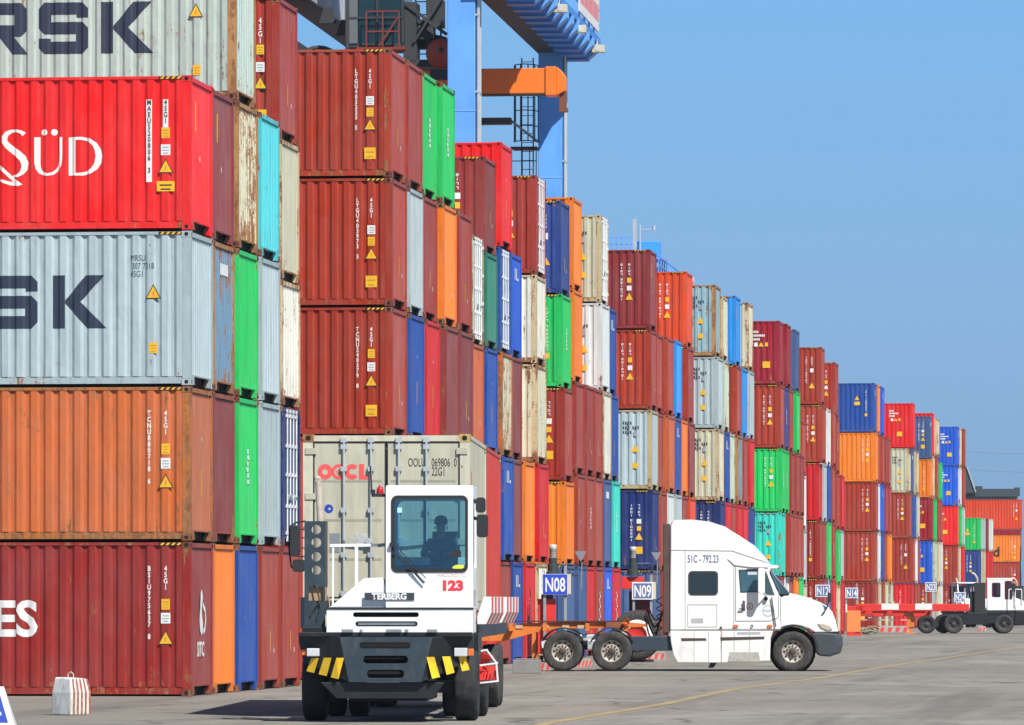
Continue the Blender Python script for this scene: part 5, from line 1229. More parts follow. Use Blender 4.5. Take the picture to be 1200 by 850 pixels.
GC.scale = (1.155,)*3; GC.rotation_euler = (0,0,.014)
SPN = YB-YA
LW = .36
for dx in (0, WB):
    for dy in (0, SPN):
        m = MB(); m.box(dx-LW,dx+LW,dy-.42,dy+.42,1.5,ZG)
        for z in (6.0,11.6,14.5): m.box(dx-LW-.012,dx+LW+.012,dy-.43,dy+.43,z,z+.05)
        leg = m.build('leg', CBLUE, GC, bevel=.02)
        m = MB(); m.cyl((dx+LW+.07,dy-.30,2),(dx+LW+.07,dy-.30,ZG),.045,n=8); m.box(dx+LW,dx+LW+.06,dy-.16,dy+.0,2,ZG,1); m.cyl((dx+LW+.06,dy+.12,2),(dx+LW+.06,dy+.12,ZG),.05,n=8)  # dark box between the pipes stands in for shadow beside the leg
        for z in range(3,18,2): m.box(dx+LW,dx+LW+.10,dy-.36,dy+.2,z,z+.05)
        m.build('cable_pipe_and_shade', [GALV, DARK], leg)
for dx in (0, WB):
    m = MB(); m.box(dx-.36,dx+.36,-.9,SPN+.6,ZG,ZT); 
    for k in range(12): m.box(dx-.375,dx+.375,k*2.1,k*2.1+.05,ZG-.01,ZT+.01)
    g = m.build('girder', [CBLUE if dx == 0 else CGREY], GC, bevel=.02)
    m = MB(); m.box(dx-.40,dx+.40,-.9,SPN+.6,ZG-.06,ZG-.012); m.build('bottom_flange', CDARK, g)  # flange coloured dark as the shade under the girder
    m = MB(); m.box(dx-.05,dx+.05,-.9,SPN+.6,ZT+.012,ZT+.14); m.build('rail', DARK, g)
for dy in (-.1, SPN+.1):
    m = MB(); m.box(WB-.3,.3,dy-.3,dy+.3,1.05,1.75); m.build('sill_beam', CBLUE, GC, bevel=.02)
# outer walkway on brackets along the right girder
BLUE2 = simple('walkway_shade_blue', (.06,.22,.62), .5, noise=.15)  # darker blue, with the shade of the undersides put into the colour
m = MB(); m.box(.42,1.38,-.9,SPN+.9,ZG+.26,ZG+.32); m.box(1.36,1.40,-.9,SPN+.9,ZG+.26,ZG+.46); m.build('walkway', BLUE2, GC)
for k in range(16):
    y = -.6+k*1.62
    m = MB(); m.prism([(.37,ZG-.22),(.37,ZG+.26),(1.42,ZG+.26),(1.42,ZG+.02),(1.15,ZG-.22)], y-.26, y+.26); w_ = m.build('walkway_bracket', CBLUE, GC, bevel=.01)
    m = MB(); m.box(.37,1.12,y-.30,y+.30,ZG-.27,ZG-.222); m.build('bracket_shade_plate', BLUE2, w_)  # darker plate under each bracket stands in for its shaded bottom
m = MB()
for z in (.55,1.0): m.bar((1.38,-.9,ZG+.32+z),(1.38,SPN+.9,ZG+.32+z),.05)
for k in range(17): m.bar((1.38,-.8+k*1.55,ZG+.3),(1.38,-.8+k*1.55,ZG+1.34),.05)
m.bar((.4,SPN+.9,ZG+1.32),(1.38,SPN+.9,ZG+1.32),.05); m.bar((.4,SPN+.9,ZG+.9),(1.38,SPN+.9,ZG+.9),.05)
m.build('railing', CBLUE, GC)
m = MB(); m.box(1.42,1.46,SPN-6.5,SPN-.2,ZG+.55,ZG+1.55); bn_ = m.build('banner', simple('banner_white',(.72,.70,.70),.6), GC)
m = MB()
for k in range(14):
    y = SPN-6.2+k*.42; m.box(1.461,1.464,y,y+.26,ZG+.82,ZG+1.32)
bl = m.build('lettering', PINK, bn_); bl['kind'] = 'stuff'
for k, y in enumerate((SPN-12, SPN-6.2, SPN-.2)):
    m = MB(); m.box(1.25,1.62,y-.16,y+.12,ZG-.06,ZG+.16); m.bar((1.38,y,ZG+.1),(1.38,y,ZG+.35),.06); m.cyl((1.43,y-.161,ZG+.05),(1.43,y-.17,ZG+.05),.08,n=12,mat=1); m.build('floodlight', [CREAMP, LENS], GC, bevel=.01)
# ladder with safety cage on the far right leg
m = MB(); yl = SPN-.25
lx0, lx1 = -LW-.62, -LW-.12
for x in (lx0+.1, lx1-.05): m.bar((x,yl,12.9),(x,yl,ZG-.2),.035)
for k in range(20): m.bar((lx0+.1,yl,12.9+k*.27),(lx1-.05,yl,12.9+k*.27),.02)
for k in range(6):
    z = 15.6+k*.46; hoop = [(lx0+.25+.36*math.cos(a), yl-.10-.62*math.sin(a), z) for a in [math.pi*i/10 for i in range(11)]]; m.tube(hoop,.016,5)
for i in range(0,11,2):
    a = math.pi*i/10; m.bar((lx0+.25+.36*math.cos(a), yl-.10-.62*math.sin(a),15.6),(lx0+.25+.36*math.cos(a), yl-.10-.62*math.sin(a),17.9),.035)
m.build('ladder', DARK, GC)
m = MB()
for x in (-1.12,-.80,-.58,-.38):
    m.bar((x,SPN-.85,11.9),(x,SPN-.85,15.4),.028)
for z in (11.9,12.7,13.45,14.15,15.0,15.38): m.bar((-1.12,SPN-.85,z),(-.36,SPN-.85,z),.028)
m.box(-1.15,-.36,SPN-.9,SPN+.1,15.38,15.43); m.build('ladder_landing', DARK, GC)
m = MB(); m.box(-2.5,.0,11.8,12.2,15.2,15.38); m.bar((.0,12,15.3),(-.36,SPN-.4,15.6),.05); m.build('cable_tray', CDARK, GC)
# trolley, cabin and spreader
YC = 10.5
m = MB(); m.box(WB-.3,.3,YC-2.2,YC+2.2,ZT+.16,ZT+.5); m.box(WB+.6,-.7,YC-1.6,YC+1.6,ZT+.5,ZT+1.9); m.build('trolley', CBLUE, GC, bevel=.03)
cb0, cb1 = -4.0, -2.45; yc = 7.2
m = MB(); m.box(cb0,cb1,yc,yc+1.9,16.95,17.05); m.box(cb0,cb1,yc,yc+1.9,18.9,19.05); m.box(cb0,cb0+.28,yc-.03,yc+1.9,17.05,18.9,1); m.box(cb0-.05,cb0+.05,yc-.05,yc+.05,16.9,19); m.box(cb1-.06,cb1,yc-.03,yc+.05,17.05,18.9)
m.box(cb0,cb1,yc+1.85,yc+1.9,17.05,18.9); m.bar((cb0+.82,yc-.02,17.05),(cb0+.82,yc-.02,18.9),.05); m.bar((cb0,yc-.02,17.75),(cb1,yc-.02,17.75),.05)
cabn = m.build('cabin', [CDARK, simple('cabin_post_grey',(.13,.15,.16),.5)], GC)
m = MB(); m.box(cb0+.3,cb1-.06,yc,yc+.02,17.05,18.9); m.box(cb1-.02,cb1,yc+.05,yc+1.85,17.1,18.85); m.build('glazing', CGLASS, cabn)
m = MB(); m.box(cb0+.5,cb0+1.1,yc+.5,yc+1.1,17.05,17.9); m.box(cb0+.9,cb0+1.35,yc+.3,yc+.9,17.05,17.55); m.bar((cb0+.35,yc+.2,17.05),(cb0+.7,yc+.4,17.7),.08); m.build('operator_seat', DARK, cabn)
m = MB()
for z in (17.35,17.9): m.bar((cb0+.55,yc-.25,z),(cb0+1.45,yc-.25,z),.035)
for x in (.55,1.0,1.45): m.bar((cb0+x,yc-.25,16.9),(cb0+x,yc-.25,17.9),.035)
m.bar((cb0+.9,yc-.25,16.95),(cb0+1.4,yc-.25,17.7),.04); m.box(cb0+.3,cb1+.1,yc-.5,yc,16.83,16.9); m.build('cabin_railing', simple('railing_red',(.22,.03,.015),.6), cabn)
m = MB()
for x in (-2.2,-1.85,-1.50): m.bar((x,yc+.6,16.6),(x,yc+.6,19.3),.05)
for k in range(8): m.bar((-2.2,yc+.6,16.8+k*.36),(-1.5,yc+.6,16.8+k*.36),.035)
m.box(-2.5,-1.45,yc+.3,yc+1.2,16.5,16.62); m.tube([(-2.45,yc+.5,17.0),(-2.1,yc+.4,17.5),(-1.75,yc+.5,17.9),(-1.5,yc+.6,18.5)],.05,6); m.box(-2.4,-1.7,yc+.5,yc+1.1,17.2,17.75); m.build('access_ladder', CDARK, GC)
m = MB(); m.lathe([(0,-.20),(.36,-.20),(.40,-.12),(.40,.12),(.36,.20),(0,.20)], (-1.42,yc-.1,16.74), n=24); m.lathe([(0,-.23),(.07,-.23),(.07,-.20)], (-1.38,yc-.1,16.82), n=10, mat=1); m.box(-1.7,-1.0,yc-.25,yc+.1,16.02,16.30,1); m.build('sheave', [CRED, DARK], GC)
m = MB(); m.prism([(-2.28,16.98),(-1.33,16.98),(-1.38,17.28),(-1.78,17.38),(-2.18,17.28)], yc+.75, yc+1.25); m.build('sheave_guard', CDARK, GC)
m = MB(); m.box(-6.4,-5.4,yc-.4,yc+2.2,16.9,17.15); m.lathe([(0,-.3),(.62,-.3),(.62,.3),(0,.3)], (-4.95,yc+1.4,16.40), n=24, mat=1); m.lathe([(.64,-.32),(.72,-.32),(.72,.32),(.64,.32)], (-4.95,yc+1.4,16.40), n=24); m.build('cable_drum', [CDARK, CORANGE], GC)
YS = 11.5
m = MB(); m.box(-9.0,1.32,YS-.45,YS+.15,15.98,16.69); m.box(1.06,1.36,YS-.5,YS+.2,15.92,16.73); m.prism([(1.36,15.92),(1.62,16.06),(1.62,16.44),(1.50,16.62),(1.36,16.73)], YS-.4, YS+.1)
sp = m.build('spreader', CORANGE, GC, bevel=.02)
m = MB(); m.box(1.44,1.62,YS-.3,YS,15.56,16.06); m.box(1.44,1.66,YS-.32,YS+.02,15.48,15.58); m.build('corner_flipper', simple('flipper_brown',(.20,.07,.04),.6), sp)
m = MB(); m.box(-9.0,1.36,YS-.46,YS+.16,15.96,15.975); m.build('wear_strip', CDARK, sp)
for x in (-4.6,-3.6,-1.4,-.9): 
    m = MB(); m.cyl((x,YS-.2,16.69),(x,YS-.2,ZT+.2),.02,n=6); m.build('hoist_rope', DARK, GC)
# bogies: big rubber tyres at the feet
for dx in (0, WB):
    for dy in (0, SPN):
        m = MB(); m.box(dx-.35,dx+.35,dy-.45,dy+.45,.75,1.5); b_ = m.build('bogie', REDP, GC)
        tyre(b_, (dx,dy,.965), .72, .5, side=1, lug=.02, name='tyre')
# machine house and mast on top
m = MB()
for y_ in (9.0,12.5): m.prism([(WB+.45,ZG-.55),(WB+.95,ZG-.55),(WB+.8,ZG-.1),(WB+.6,ZG-.1)], y_, y_+.3)
m.build('lamp_bracket', CDARK, GC)
m = MB(); m.box(-2.6,-1.2,yc+.2,yc+1.6,16.42,16.56); m.box(-2.5,-2.15,yc+.3,yc+1.2,16.56,18.2); m.box(-1.9,-1.45,yc+.5,yc+1.2,17.55,18.3); m.bar((-2.5,yc+.3,18.2),(-1.3,yc+.3,17.3),.09); m.bar((-2.2,yc+.25,17.1),(-1.25,yc+.25,18.6),.06); m.build('winch_platform', CDARK, GC)
m = MB(); m.box(-.75,.55,9.6,11.4,ZT+.45,ZT+1.30); m.build('machine_house', simple('house_blue',(.05,.33,.88),.4), GC, bevel=.03)
m = MB(); m.box(-.82,-.62,9.3,9.5,ZT+.4,ZT+2.5); m.cyl((-.45,9.5,ZT+.4),(-.45,9.5,ZT+2.2),.05,n=8); m.bar((-.45,9.5,ZT+1.95),(.3,9.5,ZT+1.95),.05); m.cyl((.3,9.5,ZT+1.88),(.3,9.5,ZT+2.15),.09,n=8); m.build('anemometer_mast', GALV, GC)
m = MB(); m.box(-2.5,.75,8.8,12.2,ZT+.30,ZT+.42)
for z in (.75,1.1,1.45): m.bar((-2.5,8.8,ZT+z),(-.8,8.8,ZT+z),.05); m.bar((-2.5,8.8,ZT+z),(-2.5,12.2,ZT+z),.05)
for k in range(7): m.bar((-2.5+k*.28,8.8,ZT+.4),(-2.5+k*.28,8.8,ZT+1.45),.05)
for k in range(4): m.bar((-2.5,8.8+k*1.1,ZT+.4),(-2.5,8.8+k*1.1,ZT+1.45),.05)
m.box(-2.5,-1.6,9.2,10.2,ZT+.42,ZT+.75); m.build('service_platform', CBLUE, GC)
m = MB(); m.box(.6,1.0,9.0,9.6,ZT-.35,ZT+.25); m.bar((.6,9,ZT-.1),(1.5,9.4,ZT-.7),.16); m.bar((.5,9,ZT-.5),(1.6,9.4,ZT-.85),.1); m.build('cable_arm', CDARK, GC)
G2 = copy_tree(GC); G2.location = (-33.5, 342.2, -.28)
for o_ in [c for c in bpy.data.objects if c.parent == G2 and c.name.split('.')[0] in ('trolley','spreader','cabin','sheave','sheave_guard','access_ladder','cable_drum','winch_platform','hoist_rope')]:
    for q_ in [c for c in bpy.data.objects if c.parent == o_]: bpy.data.objects.remove(q_)
    bpy.data.objects.remove(o_)
G2['label'] = 'distant blue gantry crane whose top shows above the dark maroon container'
for o_ in (GC, G2): o_['group'] = 'blue gantry cranes'

# ------------------------------------------------------------------ lane stands with number boards
SIGNBLUE = simple('sign_blue', (.03,.07,.55), .45); SIGNGREY = simple('sign_greyblue', (.10,.15,.34), .5); SIGNW = simple('sign_white', (.80,.80,.82), .5)
DRUMG = simple('drum_grey', (.04,.052,.055), .6, noise=.2); CAPW = simple('cap_white', (.46,.46,.44), .5)
def lane_stand(px, py, s, text, blue, label):
    """red steel cabinet on a post, motor drum with pale cap, floodlight and a number board; px, py, s: board centre"""
    r, d = (px-600)/s, 6700/s
    zc = 1.8-(py-704)/s
    t = thing('lane_stand', label, 'lane marker', at(r, d), PSI, 'numbered stands at the lane ends')
    w, h = (.36,.30)
    m = MB(); m.box(-w,w,0,.04,zc-h,zc+h); b = m.build('sign_board', SIGNW, t)
    m = MB(); m.box(-w+(.01 if blue else .045),w-(.01 if blue else .045),-.006,.001,zc-h+(.01 if blue else .045),zc+h-(.01 if blue else .045)); m.build('sign_panel', SIGNBLUE if blue else SIGNGREY, b)
    put('lettering', slots(text_mesh(text, .56, .012, 'CENTER', 1, .60), None), [SIGNW], b, (0,-.012,zc-.20))
    m = MB(); m.box(.26,.34,.06,.14,0,zc+.55); m.box(-.34,-.26,.06,.14,0,zc-.3); m.build('post', simple('post_grey',(.30,.32,.33),.6,dirt=.4), t)
    if s > 30:
        m = MB(); x0 = -.50 if blue else -.75
        if blue: m.box(x0,x0+.52,.2,.7,.25,1.85); m.box(-.40,-.05,.15,.5,1.85,1.98,1)
        else: m.box(-.72,.05,.2,.6,zc+.06,zc+.48); m.box(-.45,.25,.25,.75,.8,zc-.02,2)
        m.build('cabinet', [REDP, DARK, simple('cabinet_dark_red',(.12,.012,.02),.6)], t, bevel=.01)
        xd = -.06 if blue else -.32; zd = zc+.16 if blue else zc+.52
        m = MB(); m.lathe([(0,0),(.24,0),(.24,.05),(.20,.06),(.20,.20),(.155,.22),(.155,.40),(.12,.42),(.12,.60),(.10,.62),(0,.62)], (xd,.30,zd), axis='z', n=18, smooth=False); m.build('motor_drum', DRUMG, t)
        m = MB(); m.lathe([(.10,.60),(.10,.84),(.108,.85),(.108,.99),(0,1.0)], (xd,.30,zd), axis='z', n=16)
        for k in range(4): m.lathe([(.098,.645+.06*k),(.106,.66+.06*k),(.098,.675+.06*k)], (xd,.30,zd), axis='z', n=16, mat=1)
        m.build('drum_cap', [CAPW, DRUMG], t)
        m = MB(); xf = xd+.78; m.prism([(xf-.16,zd+.80),(xf+.18,zd+.80),(xf+.10,zd+.62),(xf+.02,zd+.50)], .1, .4); m.bar((xf+.06,.25,zd+.5),(xf+.04,.25,zd-.3),.03); m.bar((xd+.15,.28,zd+.42),(xf+.05,.28,zd+.44),.02); m.build('floodlight', GREYP, t)
        m = MB()
        for k in range(5): m.tube([(xd+.25+.1*k,.2,zd+.1),(xd+.28+.1*k,.15,zd+.3-.05*k),(xd+.33+.1*k,.2,zd+.02*k)],.014,5)
        m.build('wiring', DARK, t)
        m = MB(); m.box(.34,.46,.1,.16,zc-.28,zc+.30); m.build('reflector_strip', simple('strip_buff',(.62,.55,.42),.5), t)
lane_stand(650.5, 685, 40.6, 'N08', True, 'blue N08 number board on the red lane stand with a grey motor drum')
lane_stand(753, 692.5, 34.2, 'N09', False, 'white-framed N09 number board on the red lane stand behind the truck')
lane_stand(964, 692.5, 23.6, 'N12', False, 'white-framed N12 number board above the white truck bonnet')
lane_stand(998, 695, 20.3, 'N14', False, 'white-framed N14 number board left of the red trailer end')
lane_stand(1091, 688, 18.4, 'N23', False, 'white-framed N23 number board above the striped red trailer')
lane_stand(1125, 700, 19.2, 'N24', False, 'white-framed N24 number board just left of the far yard tractor')
# tyre with white ring and red hub behind the truck
t = thing('spare_wheel', 'old tyre with white ring and red hub standing behind the truck chassis', 'wheel', at((746-600)/40.0, 6700/40.0), PSI)
m = MB(); m.lathe([(.42,-.2),(.52,-.24),(.66,-.24),(.74,-.14),(.74,.14),(.66,.24),(.42,.24)], (0,0,.78), n=30); m.build('tyre', RUBBER, t)
m = MB(); m.lathe([(.30,-.25),(.46,-.26),(.44,-.2),(.30,-.2)], (0,0,.78), n=28); m.build('white_ring', WHITE, t)
m = MB(); m.lathe([(.30,-.24),(.24,-.18),(0,-.16)], (0,0,.78), n=24); m.build('hub', REDP, t)
m = MB(); m.box(-.5,.5,-.1,.1,.0,.08); m.build('chock', DARK, t)

# ------------------------------------------------------------------ kerb blocks with red and white stripes
def kerb(px, s, w, label, h=.24, stripes=5, base=True):
    t = thing('kerb_block', label, 'kerb', at((px-600)/s, 6700/s), PSI, 'striped kerb blocks at the lane ends')
    m = MB(); m.prism([(-w/2,0),(w/2,0),(w/2,h*.8),(w/2-.05,h),(-w/2+.05,h),(-w/2,h*.8)], 0, .35); m.build('block', simple('kerb_concrete',(.42,.40,.37),.8,noise=.2,scale=5,dirt=.4), t)
    for k in range(stripes):
        x = -w/2+w*(k+.1)/stripes; ww = w*.5/stripes; sl = h*.35
        m = MB(); m.add([(x,-.004,.01),(x+ww,-.004,.01),(x+ww+sl*.6,-.004,h*.78),(x+sl*.6,-.004,h*.78)], [(0,1,2,3)]); m.add([(x+sl*.7,.0,h*1.005),(x+ww+sl*.7,.0,h*1.005),(x+ww+sl*.7,.34,h*1.005),(x+sl*.7,.34,h*1.005)], [(0,1,2,3)]); m.build('stripe', PINK, t)
kerb(629, 45.4, .74, 'low red and white kerb block behind the rear truck wheels')
kerb(683, 43.5, .45, 'low red and white kerb block between the two rear truck wheels')
kerb(762, 38.2, .95, 'low red and white kerb block under the truck chassis')
kerb(1048, 20.6, 1.75, 'long diagonal striped kerb block under the red trailer', .36, 4)
kerb(1151, 20.0, .45, 'short red kerb block between the wheels of the far yard tractor', .3, 2)
t = thing('kerb_plinth', 'plain grey concrete plinth beside the orange trailer landing leg', 'kerb', at((618-600)/47.5, 6700/47.5), PSI)
m = MB(); m.box(-.36,.34,0,.4,0,.34); m.box(-.30,.28,.05,.35,.34,.37); m.build('block', simple('plinth_concrete',(.22,.22,.22),.8,noise=.2,scale=4), t, bevel=.02)

# ------------------------------------------------------------------ loose things on the yard
CONC = simple('whitewashed_concrete', (.70,.70,.66), .8, noise=.2, scale=5, dirt=.85, dirtcol=(.24,.20,.15))
t = thing('concrete_block', 'chipped white concrete block with red stripes and a lifting ring on top', 'concrete block', at((83-600)/74.6, 6700/74.6), PSI-R_(40))
m = MB(); bw = .21
m.add([(-bw,-bw,0),(bw,-bw,0),(bw,bw,0),(-bw,bw,0),(-bw*1.02,-bw*1.02,.36),(bw*1.02,-bw*1.02,.36),(bw*1.02,bw*1.02,.36),(-bw*1.02,bw*1.02,.36),(-bw*.86,-bw*.86,.60),(bw*.80,-bw*.86,.585),(bw*.80,bw*.86,.575),(-bw*.86,bw*.86,.595)],
      [(3,2,1,0),(0,1,5,4),(1,2,6,5),(2,3,7,6),(3,0,4,7),(4,5,9,8),(5,6,10,9),(6,7,11,10),(7,4,8,11),(8,9,10,11)])
blk = m.build('block', CONC, t, bevel=.025)
for k in range(5):
    y = -bw*.80+k*.088; e = .004
    m = MB(); m.add([(bw+e,y,.02),(bw+e,y+.04,.02),(bw*1.02+e,y+.04,.36),(bw*1.02+e,y,.36),(bw*.80+e,y*.9+.035,.575),(bw*.80+e,y*.9,.575)], [(0,1,2,3),(3,2,4,5)])
    m.build('stripe', simple('worn_red_brown',(.34,.09,.06),.85,noise=.35,scale=20,dirt=.9,dirtcol=(.5,.45,.4)), t)
m = MB(); m.tube([(-.06,0,.58),(-.055,0,.65),(0,0,.68),(.055,0,.65),(.06,0,.58)],.010,6); m.build('lifting_ring', simple('ring_pale',(.55,.5,.42),.6), t)
# folding sign board at the left edge
t = thing('folding_sign', 'white folding board with a blue panel at the left frame edge', 'sign board', at((-14-600)/84.0, 6700/84.0), PSI)
m = MB(); P = [(-.33,0),(.40,0),(.215,.60),(-.15,.60)]
vs = [(x,-.14+z*.25,z) for x,z in P]+[(x,-.10+z*.25,z) for x,z in P]; m.add(vs, [(0,1,2,3),(7,6,5,4)]+[(i,(i+1)%4,(i+1)%4+4,i+4) for i in range(4)]); bd = m.build('board', SIGNW, t)
m = MB(); P = [(-.22,.10),(.29,.10),(.165,.50),(-.10,.50)]; m.add([(x,-.145+z*.25,z) for x,z in P], [(0,1,2,3)]); m.build('blue_panel', BLUEINK, bd)
m = MB()
for k in range(3): m.add([(-.1,-.15+z*.25,z) for z in (.20+.1*k,)]+[(x,-.15+z*.25,z) for x,z in ((.20-.03*k,.20+.1*k),(.19-.03*k,.25+.1*k),(-.1,.25+.1*k))], [(0,1,2,3)])
m.build('faded_print', simple('print_paleblue',(.5,.6,.8),.5), bd)
m = MB(); P = [(-.33,0),(.40,0),(.215,.60),(-.15,.60)]; vs = [(x,.20-z*.25,z) for x,z in P]+[(x,.24-z*.25,z) for x,z in P]; m.add(vs, [(0,1,2,3),(7,6,5,4)]+[(i,(i+1)%4,(i+1)%4+4,i+4) for i in range(4)]); m.build('rear_board', SIGNW, t)
# orange box barrier, heap of wire rope
t = thing('barrier_box', 'upright orange steel box with a red foot beside the rope heap', 'barrier', at((1000.5-600)/22.9, 6700/22.9), PSI)
m = MB(); m.box(-.37,.35,0,.5,.18,1.28); m.build('box', simple('barrier_orange',(.80,.24,.06),.6), t, bevel=.03); m = MB(); m.box(-.30,.05,-.05,.45,0,.18); m.box(.1,.38,.05,.45,0,.18); m.build('foot', REDP, t)
m = MB(); m.box(-.42,-.34,-.02,.02,1.2,1.62); m.build('marker_strip', WHITE, t)
t = thing('rope_heap', 'heap of old wire rope coils on the ground by the orange box', 'rope', at((1018-600)/22.7, 6700/22.7), PSI)
for k in range(7):
    m = MB(); cx, cz = random.uniform(-.45,.45), random.uniform(.12,.34); ra = random.uniform(.22,.42); ti = random.uniform(.2,.9)
    pts = [(cx+ra*math.cos(a), .2+.3*math.sin(a)*math.cos(ti), max(.03,cz+ra*.6*math.sin(a)*math.sin(ti))) for a in [2*math.pi*i/18 for i in range(19)]]
    m.tube(pts,.035,5); m.build('coil', simple('old_rope',(.30,.26,.19),.9,noise=.3), t)

# ------------------------------------------------------------------ far yard tractors and the red trailer
SF = 21.4
def far_tractor(px, s, label, rot):
    """terminal tractor seen from the side, nose to the right; px is the front axle"""
    t = thing('yard_tractor', label, 'yard tractor', at((px-600)/s, 6700/s), PSI+rot, 'yard tractors at the far end')
    m = MB(); m.box(-3.0,.9,-1.15,1.15,.55,1.05); m.box(-3.2,-.7,-.45,.45,.6,1.15); m.box(-2.3,-.9,-1.2,-.7,.48,1.15); m.box(-1.4,.35,-1.18,1.18,1.05,1.25); m.build('chassis', CHAR, t, bevel=.03)
    m = MB(); m.prism([(.55,.42),(1.95,.48),(2.05,.75),(2.0,1.25),(.62,1.25),(.55,1.0)], -1.22, 1.22); m.build('bumper', CHAR, t, bevel=.04)
    m = MB(); m.plate([(-.92,1.28),(.58,1.28),(.62,1.75),(.42,2.95),(-.92,2.98)], [rrect(-.68,-.20,1.98,2.78,.08), rrect(.02,.44,1.85,2.88,.08)], -1.16, -1.08); m.plate([(-.92,1.28),(.58,1.28),(.62,1.75),(.42,2.95),(-.92,2.98)], [rrect(-.68,-.20,1.98,2.78,.08), rrect(.02,.44,1.85,2.88,.08)], .08, .16)
    m.box(-.95,.47,-1.17,.17,2.95,3.03); m.box(.50,.60,-1.1,.1,1.28,1.9); m.box(-.92,-.86,-1.1,.1,1.28,2.0); m.box(-.92,-.86,-1.1,-.9,2,2.95); m.box(-.92,-.86,-.1,.1,2,2.95)
    cb = m.build('cab', TWHITE, t, bevel=.02)
    m = MB(); m.prism(rrect(-.66,-.22,2.0,2.76,.07), -1.12, -1.105); m.prism(rrect(.04,.42,1.87,2.86,.07), -1.12, -1.105); m.add([(.60,-1.08,1.78),(.60,.08,1.78),(.42,.08,2.93),(.42,-1.08,2.93)], [(0,1,2,3)]); m.build('window', FGLASS, cb)
    m = MB(); m.box(-.5,-.1,-.8,-.3,1.3,2.1); m.box(-.55,-.42,-.8,-.3,2.0,2.7); m.box(.3,.5,-1.0,0,1.3,1.85); m.build('interior', simple('interior_dark_red',(.10,.03,.03),.8), cb)
    m = MB(); m.prism([(.6,1.25),(2.0,1.25),(2.0,1.48),(1.3,1.68),(.62,1.95)], -1.16, .9); m.box(.62,2.0,-1.16,1.16,1.25,1.32); m.build('bonnet', TWHITE, t, bevel=.03)
    m = MB()
    for p in (((.25,-1.3,1.3),(.25,-1.3,2.42)),((.95,-1.2,1.6),(.95,-1.2,2.42)),((.25,-1.3,2.42),(.95,-1.2,2.42)),((.6,-1.25,1.5),(.6,-1.25,2.42))): m.bar(*p,.04)
    m.build('hand_rail', TWHITE, t)
    m = MB(); m.box(-1.62,-1.02,-1.1,-.2,1.1,2.78); m.box(-1.85,-1.62,-.9,-.3,1.1,2.3); m.build('engine_stack', simple('stack_black',(.025,.022,.022),.7), t, bevel=.02); m = MB(); m.tube([(-1.45,-.6,2.7),(-1.45,-.6,3.0),(-1.6,-.6,3.25),(-1.75,-.6,3.3)],.06,8); m.build('exhaust_stack', EXH, t)
    m = MB(); m.box(.44,.60,-1.35,-1.2,2.3,2.75); m.build('mirror', DARK, t)
    tyre(t, (0,-1.02,.53), .53, .34, side=-1, rim_mat=DRIM); tyre(t, (-.1,1.02,.53), .53, .34, side=1, rim_mat=DRIM, rubber=TYREDARK)
    for y, s_ in ((-1.05,-1),(-.68,-1),(.68,1),(1.05,1)): tyre(t, (-2.75-(.5 if y > 0 else 0),y,.53), .53, .32, side=s_, rim_mat=DRIM, rubber=None if y < -1 else TYREDARK)
    m = MB(); m.prism([(-3.35,.95),(-2.15,.95),(-2.25,1.12),(-2.5,1.2),(-3.0,1.2),(-3.25,1.12)], -1.2, -.5); m.build('mudguard', DARK, t)
    return t
far_tractor(1176, SF, 'white yard tractor seen from the side, hauling the empty red trailer at the right', -R_(3))
far_tractor(1139, 17.4, 'white yard tractor half hidden behind the side-on one at the right', -R_(78))
far_tractor(1217, 17.6, 'white yard tractor with a dark window cut by the right frame edge', -R_(3))
t = thing('container_trailer', 'empty red and white striped trailer behind the far yard tractor', 'trailer', at((1133-600)/SF, 6700/SF), PSI-R_(3))
m = MB(); m.box(-6.1,.1,-1.2,-1.05,1.22,1.62); m.box(-6.1,.1,1.05,1.2,1.22,1.62); m.box(-6.1,-2.0,-.5,.5,.95,1.25); m.box(-6.6,-5.7,-1.2,1.2,1.15,1.5)
for x in (-5.6,-4.4,-3.2,-2.0,-.8): m.box(x-.06,x+.06,-1.05,1.05,1.2,1.4)
for x in (-6.3,-5.2,-4.1,-3.0): m.prism([(x,1.22),(x+.75,1.22),(x+.55,.92),(x+.1,.92)], -1.12, -1.06)
m.build('frame', REDP, t, bevel=.02)
for a, b in ((-4.68,-3.74),(-2.84,-1.92)):
    m = MB(); m.box(a,b,-1.215,-1.201,1.30,1.64); m.build('white_band', WHITE, t)
m = MB(); m.box(-5.8,-2.9,-.9,-.8,.72,.77); m.box(-5.8,-2.9,-.9,-.8,1.0,1.05); m.box(-5.4,-4.8,-1.0,-.9,.85,.9); m.build('side_guard', simple('guard_pale',(.6,.5,.45),.6), t)
m = MB(); m.box(-3.3,-2.9,-.9,-.6,.35,1.2); m.box(-3.4,-2.8,-.95,-.55,.0,.06); m.box(-3.2,-3.0,-.85,-.65,.06,.4); m.build('landing_leg', ORANGE, t)
for y, s_ in ((-1.0,-1),(1.0,1)): tyre(t, (-2.2,y,.5), .5, .34, side=s_, rim_mat=DRIM, rubber=TYREDARK)

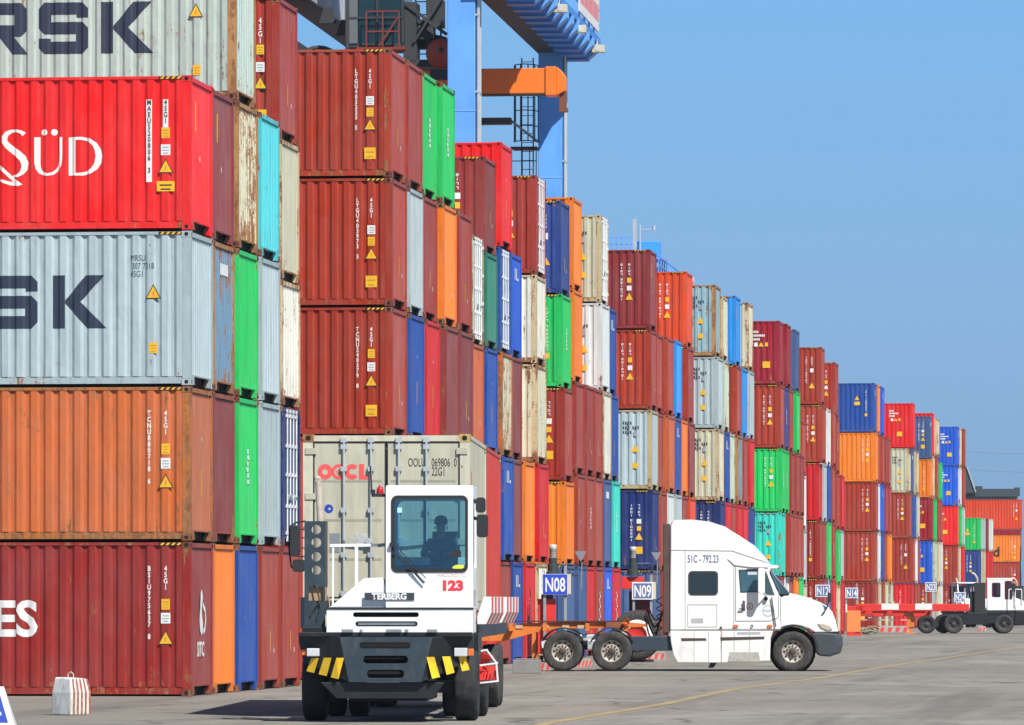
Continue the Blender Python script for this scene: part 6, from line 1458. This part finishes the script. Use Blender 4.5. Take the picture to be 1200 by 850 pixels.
# ------------------------------------------------------------------ far shed roof and overhead cables at the right
t = thing('transit_shed', 'dark roofed transit shed behind the far orange red container', 'building', (at((1165-600)/10.2, 6700/10.2)).to_tuple(), PSI)
ROOFD = simple('dark_roof', (.035,.05,.06), .7); WALLD = simple('shed_wall', (.12,.14,.16), .8)
def sp_(px): return (px-1165)/10.2
def sz_(py): return 1.8-(py-704)/10.2
m = MB(); m.box(sp_(1120),sp_(1193),.3,17.7,0,sz_(577)); m.build('wall', WALLD, t)
m = MB(); m.box(sp_(1118),sp_(1193),-.2,18.2,sz_(582),sz_(573)); m.box(sp_(1146),sp_(1153),2,4,sz_(573),sz_(569.5)); m.box(sp_(1192),sp_(1197),2,4,sz_(581),sz_(571)); m.build('roof', ROOFD, t)
m = MB(); m.prism([(sp_(1112),sz_(530)),(sp_(1131),sz_(546)),(sp_(1144),sz_(578)),(sp_(1112),sz_(578))], -1.0, -.4); m.build('gable_hoarding', ROOFD, t)
m = MB(); m.bar((sp_(1132.5),-1.1,sz_(548)),(sp_(1142.5),-1.1,sz_(577)),.12); m.build('roof_edge', GALV, t)
for i, (y0, y1) in enumerate(((527,531),(548,552))):
    m = MB(); d = 7.4
    pts = []
    for k in range(15):
        u = k/14; px = 1040+u*200; py = y0+(y1-y0)*max(0,(px-1135)/65)+2.5*(1-(2*u-1)**2)
        p = at((px-600)/d, 6700/d); pts.append((p.x, p.y, 1.8-(py-704)/d))
    m.tube(pts,.022,5)
    o = m.build('overhead_cable', simple('cable_grey',(.10,.12,.15),.6)); tag(o, '%s thin overhead cable crossing the sky at the right edge' % ('upper','lower')[i], 'cable', 'overhead cables')

# ------------------------------------------------------------------ thin sea haze over the whole yard
m = MB(); m.box(-260,140,-40,690,-1.0,27.0)
hz_m = bpy.data.materials.new('haze'); hz_m.use_nodes = True; N = hz_m.node_tree.nodes; N.remove(N['Principled BSDF'])
pv = N.new('ShaderNodeVolumePrincipled'); pv.inputs['Color'].default_value = (.80,.90,1.0,1); pv.inputs['Density'].default_value = .00012; pv.inputs['Anisotropy'].default_value = .2
hz_m.node_tree.links.new(pv.outputs[0], N['Material Output'].inputs['Volume'])
o = m.build('haze', hz_m); o['kind'] = 'stuff'
